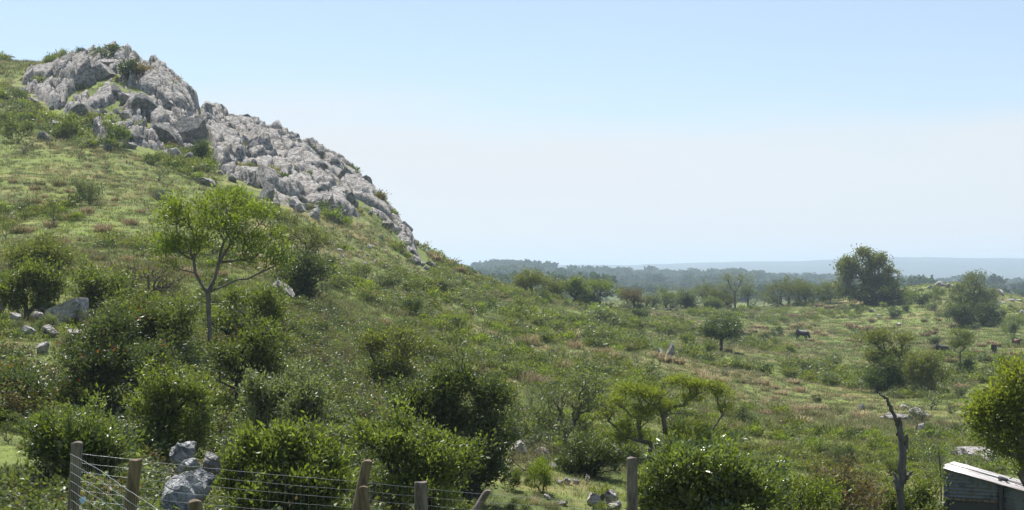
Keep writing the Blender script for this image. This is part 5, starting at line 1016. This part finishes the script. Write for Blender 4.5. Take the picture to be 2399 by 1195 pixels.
    for i in range(nseg):
        for j in range(10):
            a = 2*math.pi*i/nseg; b = 2*math.pi*j/10; r = 0.085+0.032*math.cos(b); bm.verts.new((r*math.cos(a), r*math.sin(a), 0.035*math.sin(b)))
    bm.verts.ensure_lookup_table()
    for i in range(nseg):
        for j in range(10): bm.faces.new([bm.verts[q] for q in (i*10+j, ((i+1) % nseg)*10+j, ((i+1) % nseg)*10+(j+1) % 10, i*10+(j+1) % 10)])
    me = bpy.data.meshes.new('tyre'); bm.to_mesh(me); bm.free(); me.materials.append(mat_plain('black_rubber', (0.03, 0.03, 0.032), 0.8))
    o = obj('tyre', me); o.location = up(1.16, 0.62, 0.075); o.rotation_euler = (0.05, 0.24, 0); tag(o, 'small black tyre weighing down the iron shed roof', 'tyre')
    P = [Vector(up(0.25+0.09*i, 1.0-0.03*i+0.03*math.sin(i*.7), 0.055))-Vector(up(0.25, 1.0, 0.055)) for i in range(32)]
    V, Qd = polytube([tuple(q) for q in P], 0.009, 6); o = obj('cable', npmesh('cable', V, Qd, bpy.data.materials['black_rubber'], smooth=True)); o.location = up(0.25, 1.0, 0.055); tag(o, 'dark cable trailing along the iron shed roof', 'cable')
shed()

# ------------------------------------------------------------------ animals
def beast(name, kind, mat, head_down=True, lying=False):
    """one skinned body; nose towards +x"""
    if kind == 'cow':
        sp = [(-.78, 0, 1.12, .30), (-.35, 0, 1.0, .42), (.10, 0, .97, .45), (.52, 0, 1.04, .41)]
        neck = [(.80, 0, 1.04, .28), (.98, 0, .76, .20), (1.08, 0, .46, .17), (1.16, 0, .22, .11)] if head_down else [(.85, 0, 1.30, .22), (1.10, 0, 1.46, .17), (1.32, 0, 1.42, .16), (1.58, 0, 1.28, .10)]
        fl = lambda s: [(.52, s*.20, .66, .14), (.54, s*.20, .36, .075), (.53, s*.20, .05, .06)]; hl = lambda s: [(-.70, s*.20, .78, .20), (-.62, s*.20, .56, .12), (-.84, s*.20, .40, .075), (-.80, s*.20, .05, .06)]
        tail = [(-1.06, 0, 1.12, .04), (-1.12, 0, .62, .03), (-1.11, 0, .42, .045)]
    else:
        sp = [(-.36, 0, .56, .19), (-.10, 0, .55, .225), (.14, 0, .55, .225), (.32, 0, .57, .19)]
        neck = [(.44, 0, .52, .12), (.54, 0, .32, .085), (.60, 0, .13, .05)] if head_down else [(.46, 0, .70, .12), (.52, 0, .84, .09), (.66, 0, .82, .06)]
        fl = lambda s: [(.30, s*.10, .34, .06), (.30, s*.10, .18, .032), (.30, s*.10, .03, .028)]; hl = lambda s: [(-.33, s*.10, .38, .09), (-.29, s*.10, .28, .05), (-.38, s*.10, .20, .032), (-.36, s*.10, .03, .028)]
        tail = [(-.52, 0, .52, .05), (-.55, 0, .40, .035)]
    V = []; E = []; R = []
    def chain(pts, start=None):
        prev = start
        for p in pts:
            V.append(p[:3]); R.append(p[3]); 
            if prev is not None: E.append((prev, len(V)-1))
            prev = len(V)-1
        return prev
    chain(sp); nk = chain(neck, 3); hd = nk-1
    for s in (-1, 1): chain(fl(s), 3); chain(hl(s), 0)
    chain(tail, 0)
    h = V[hd]; k = 1 if kind == 'cow' else .42
    for s in (-1, 1): chain([(h[0]-.06*k, s*.17*k, h[2]+.12*k, .05*k), (h[0]-.08*k, s*.30*k, h[2]+.12*k, .035*k)], hd)
    me = bpy.data.meshes.new(name); me.from_pydata([(x, y, z-(.42 if lying and kind == 'cow' else 0)) for x, y, z in V], E, []); me.update()
    o = bpy.data.objects.new(name, me); COL.objects.link(o); me.materials.append(mat)
    md = o.modifiers.new('skin', 'SKIN'); sv = me.skin_vertices[0].data
    for i, r in enumerate(R): sv[i].radius = (r, r)
    sv[1].use_root = True; sv[0].use_root = False; md.use_smooth_shade = True
    s2 = o.modifiers.new('sub', 'SUBSURF'); s2.levels = 2; s2.render_levels = 2
    return o
blk = mat_plain('black_hide', (0.022, 0.020, 0.020), 0.6); brn = mat_plain('red_brown_hide', (0.10, 0.045, 0.025), 0.7); wht = mat_plain('cream_fleece', (0.62, 0.56, 0.48), 0.9); wht2 = mat_plain('white_hide', (0.60, 0.58, 0.55), 0.8)
def beast_at(u, v, name, kind, mat, face, down, label, h=None, lying=False, d=None):
    o = beast(name, kind, mat, down, lying)
    if d: x, y = (u-UC)/F*d, d; z = ground(x, y)
    else: x, y, z = hit(u, v)
    k = (h/F*y)/((1.42 if down else 1.6) if kind == 'cow' else (.78 if down else .92)) if h else 1
    o.location = (x, y, z); o.rotation_euler = (0, 0, math.radians(face)); o.scale = (k, k, k); tag(o, label, 'cow' if kind == 'cow' else 'sheep', 'grazing cattle' if kind == 'cow' else 'sheep on the crest'); return o
beast_at(2205, 832, 'cow', 'cow', blk, -12, True, 'black cow in side view grazing with its head down to the right', 24)
beast_at(1880, 797, 'cow', 'cow', blk, -42, True, 'black cow grazing in the tan tussocks above the olive tree', 24)
beast_at(2330, 829, 'cow', 'cow', blk, 60, True, 'black cow seen from behind right of the little round-headed tree', 20)
beast_at(2382, 813, 'cow', 'cow', brn, -70, False, 'dark brown cow facing the camera with its head up at the right edge', 20)
beast_at(2321, 846, 'calf', 'cow', blk, 200, True, 'tiny black calf below the cow seen from behind', 10)
beast_at(2366, 848, 'calf', 'cow', blk, 170, True, 'black calf lying low in the tussocks near the right edge', 10, True)
beast_at(1425, 722, 'cow', 'cow', blk, 10, False, 'black cow resting under the yellow-green umbrella-shaped crest tree', 16, True)
beast_at(1745, 796, 'calf', 'cow', brn, -30, True, 'reddish brown calf half hidden right of the lone dark tree', 20)
beast_at(2262, 764, 'cow', 'cow', wht2, 180, True, 'white cow standing in the deep shade under the domed tree', 12)
beast_at(1708, 724, 'sheep', 'sheep', wht, 140, True, 'cream sheep grazing at the foot of the tall thin-topped crest tree', 11)
beast_at(1913, 713, 'sheep', 'sheep', wht, 178, False, 'cream sheep with raised head left of the largest skyline tree', 10)
beast_at(1531, 728, 'sheep', 'sheep', wht, 10, True, 'small white sheep at the left end of the feathery tree row', 6)
# fallen branches on the crest
for (u, v, w, lb) in [(1566,729,18,'dark fallen log on the crest beside the white sheep'),(1584,730,10,'shorter fallen log right of the dark log on the crest')]:
    x, y, z = hit(u, v); e = empty('fallen_log', (x, y, z)); limb([(u-w/2, v-1, 0), (u, v-4, 0), (u+w/2, v-3, .2)], [.18, .26, .10], y, (x, y, z), 'dead', e, 'trunk', 8, 3); limb([(u+1, v-4, 0), (u+4, v-9, .1)], [.10, .05], y, (x, y, z), 'dead', e, 'broken_branch', 6, 4); tag(e, lb, 'fallen log')

# ------------------------------------------------------------------ labels for everything still waiting for one
LM = [(493,650,'the slender forked tree'),(280,120,'the summit crag top'),(440,300,'the tall dark summit-crag block'),(250,330,'the foot of the summit crag'),(60,216,'the flat black slab'),(620,420,'the big blunt boulder'),(750,360,'the upper rocky slope'),(870,440,'the steep end of the rocky slope'),
 (980,590,'the lowest tip of the rocky slope'),(716,580,'the thin open-crowned tree'),(150,740,'the tilted striped slab'),(45,770,'the white pointed rocks'),(330,650,'the brown twiggy thicket'),(215,870,'the largest dark glossy shrub'),(430,1110,'the stacked boulder pile'),
 (650,1110,'the wide shrub behind netting'),(920,830,'the airy yellowish tree'),(1060,980,'the tall dark shrub'),(860,1110,'the tall leaning post'),(1271,1075,'the white angular rock'),(1550,970,'the flat-topped umbrella tree'),(1481,1110,'the straight lone post'),
 (1665,1130,'the broad glossy shrub'),(1270,680,'the first twiggy crest trees'),(1405,690,'the yellow-green crest tree'),(1572,820,'the white-sided standing rock'),(1690,780,'the lone dark tree'),(1880,787,'the cow in tan tussocks'),(2030,660,'the largest skyline tree'),
 (2205,665,'the rocky knoll'),(2280,715,'the domed grey-green tree'),(2205,822,'the side-on black cow'),(2078,860,'the flat-topped olive tree'),(2251,830,'the little round-headed tree'),(2330,820,'the black cow seen from behind'),(2165,970,'the broad flat-topped rock'),
 (2112,1060,'the dead tree'),(2305,1068,'the long pinkish slab'),(2300,1130,'the iron shed'),(215,450,'the grey hillside bush'),(1722,680,'the tall thin-topped crest tree'),(1245,830,'the tan tussock pair'),(1240,895,'the reddish tussock patch'),(1000,730,'the dark round hillside bush'),(590,300,'the notch beside the crag'),
 (1400,850,'the central tussock clumps'),(800,620,'the white stones on the slope'),(1840,1080,'the feathery yellow-green shrub'),(30,320,'the shrubs left of the crag'),(378,460,'the dark-sided lone rock'),(100,520,'the upright thin bush on open grass')]
ORD = ['first', 'second', 'third', 'fourth', 'fifth', 'sixth', 'seventh', 'eighth', 'ninth', 'tenth', 'eleventh', 'twelfth', 'thirteenth', 'fourteenth', 'fifteenth', 'sixteenth', 'seventeenth', 'eighteenth', 'nineteenth', 'twentieth']
cells = {}
for q in QUEUE:
    o, adj, noun, u, v = q; best = min(LM, key=lambda l: (l[0]-u)**2+(1.6*(l[1]-v))**2); dx = u-best[0]; dy = (v-best[1])*1.3
    if abs(dx) > abs(dy): rel = 'right of' if dx > 0 else 'left of'
    else: rel = 'below' if dy > 0 else 'above'
    cells.setdefault((adj+' '+noun, rel+' '+best[2]), []).append(q)
for (an, rl), L_ in cells.items():
    L_.sort(key=lambda q: q[3])
    for i, q in enumerate(L_):
        q[0]['label'] = '%s %s' % (an, rl) if len(L_) == 1 else '%s %s, %s from left' % (an, rl, ORD[i])
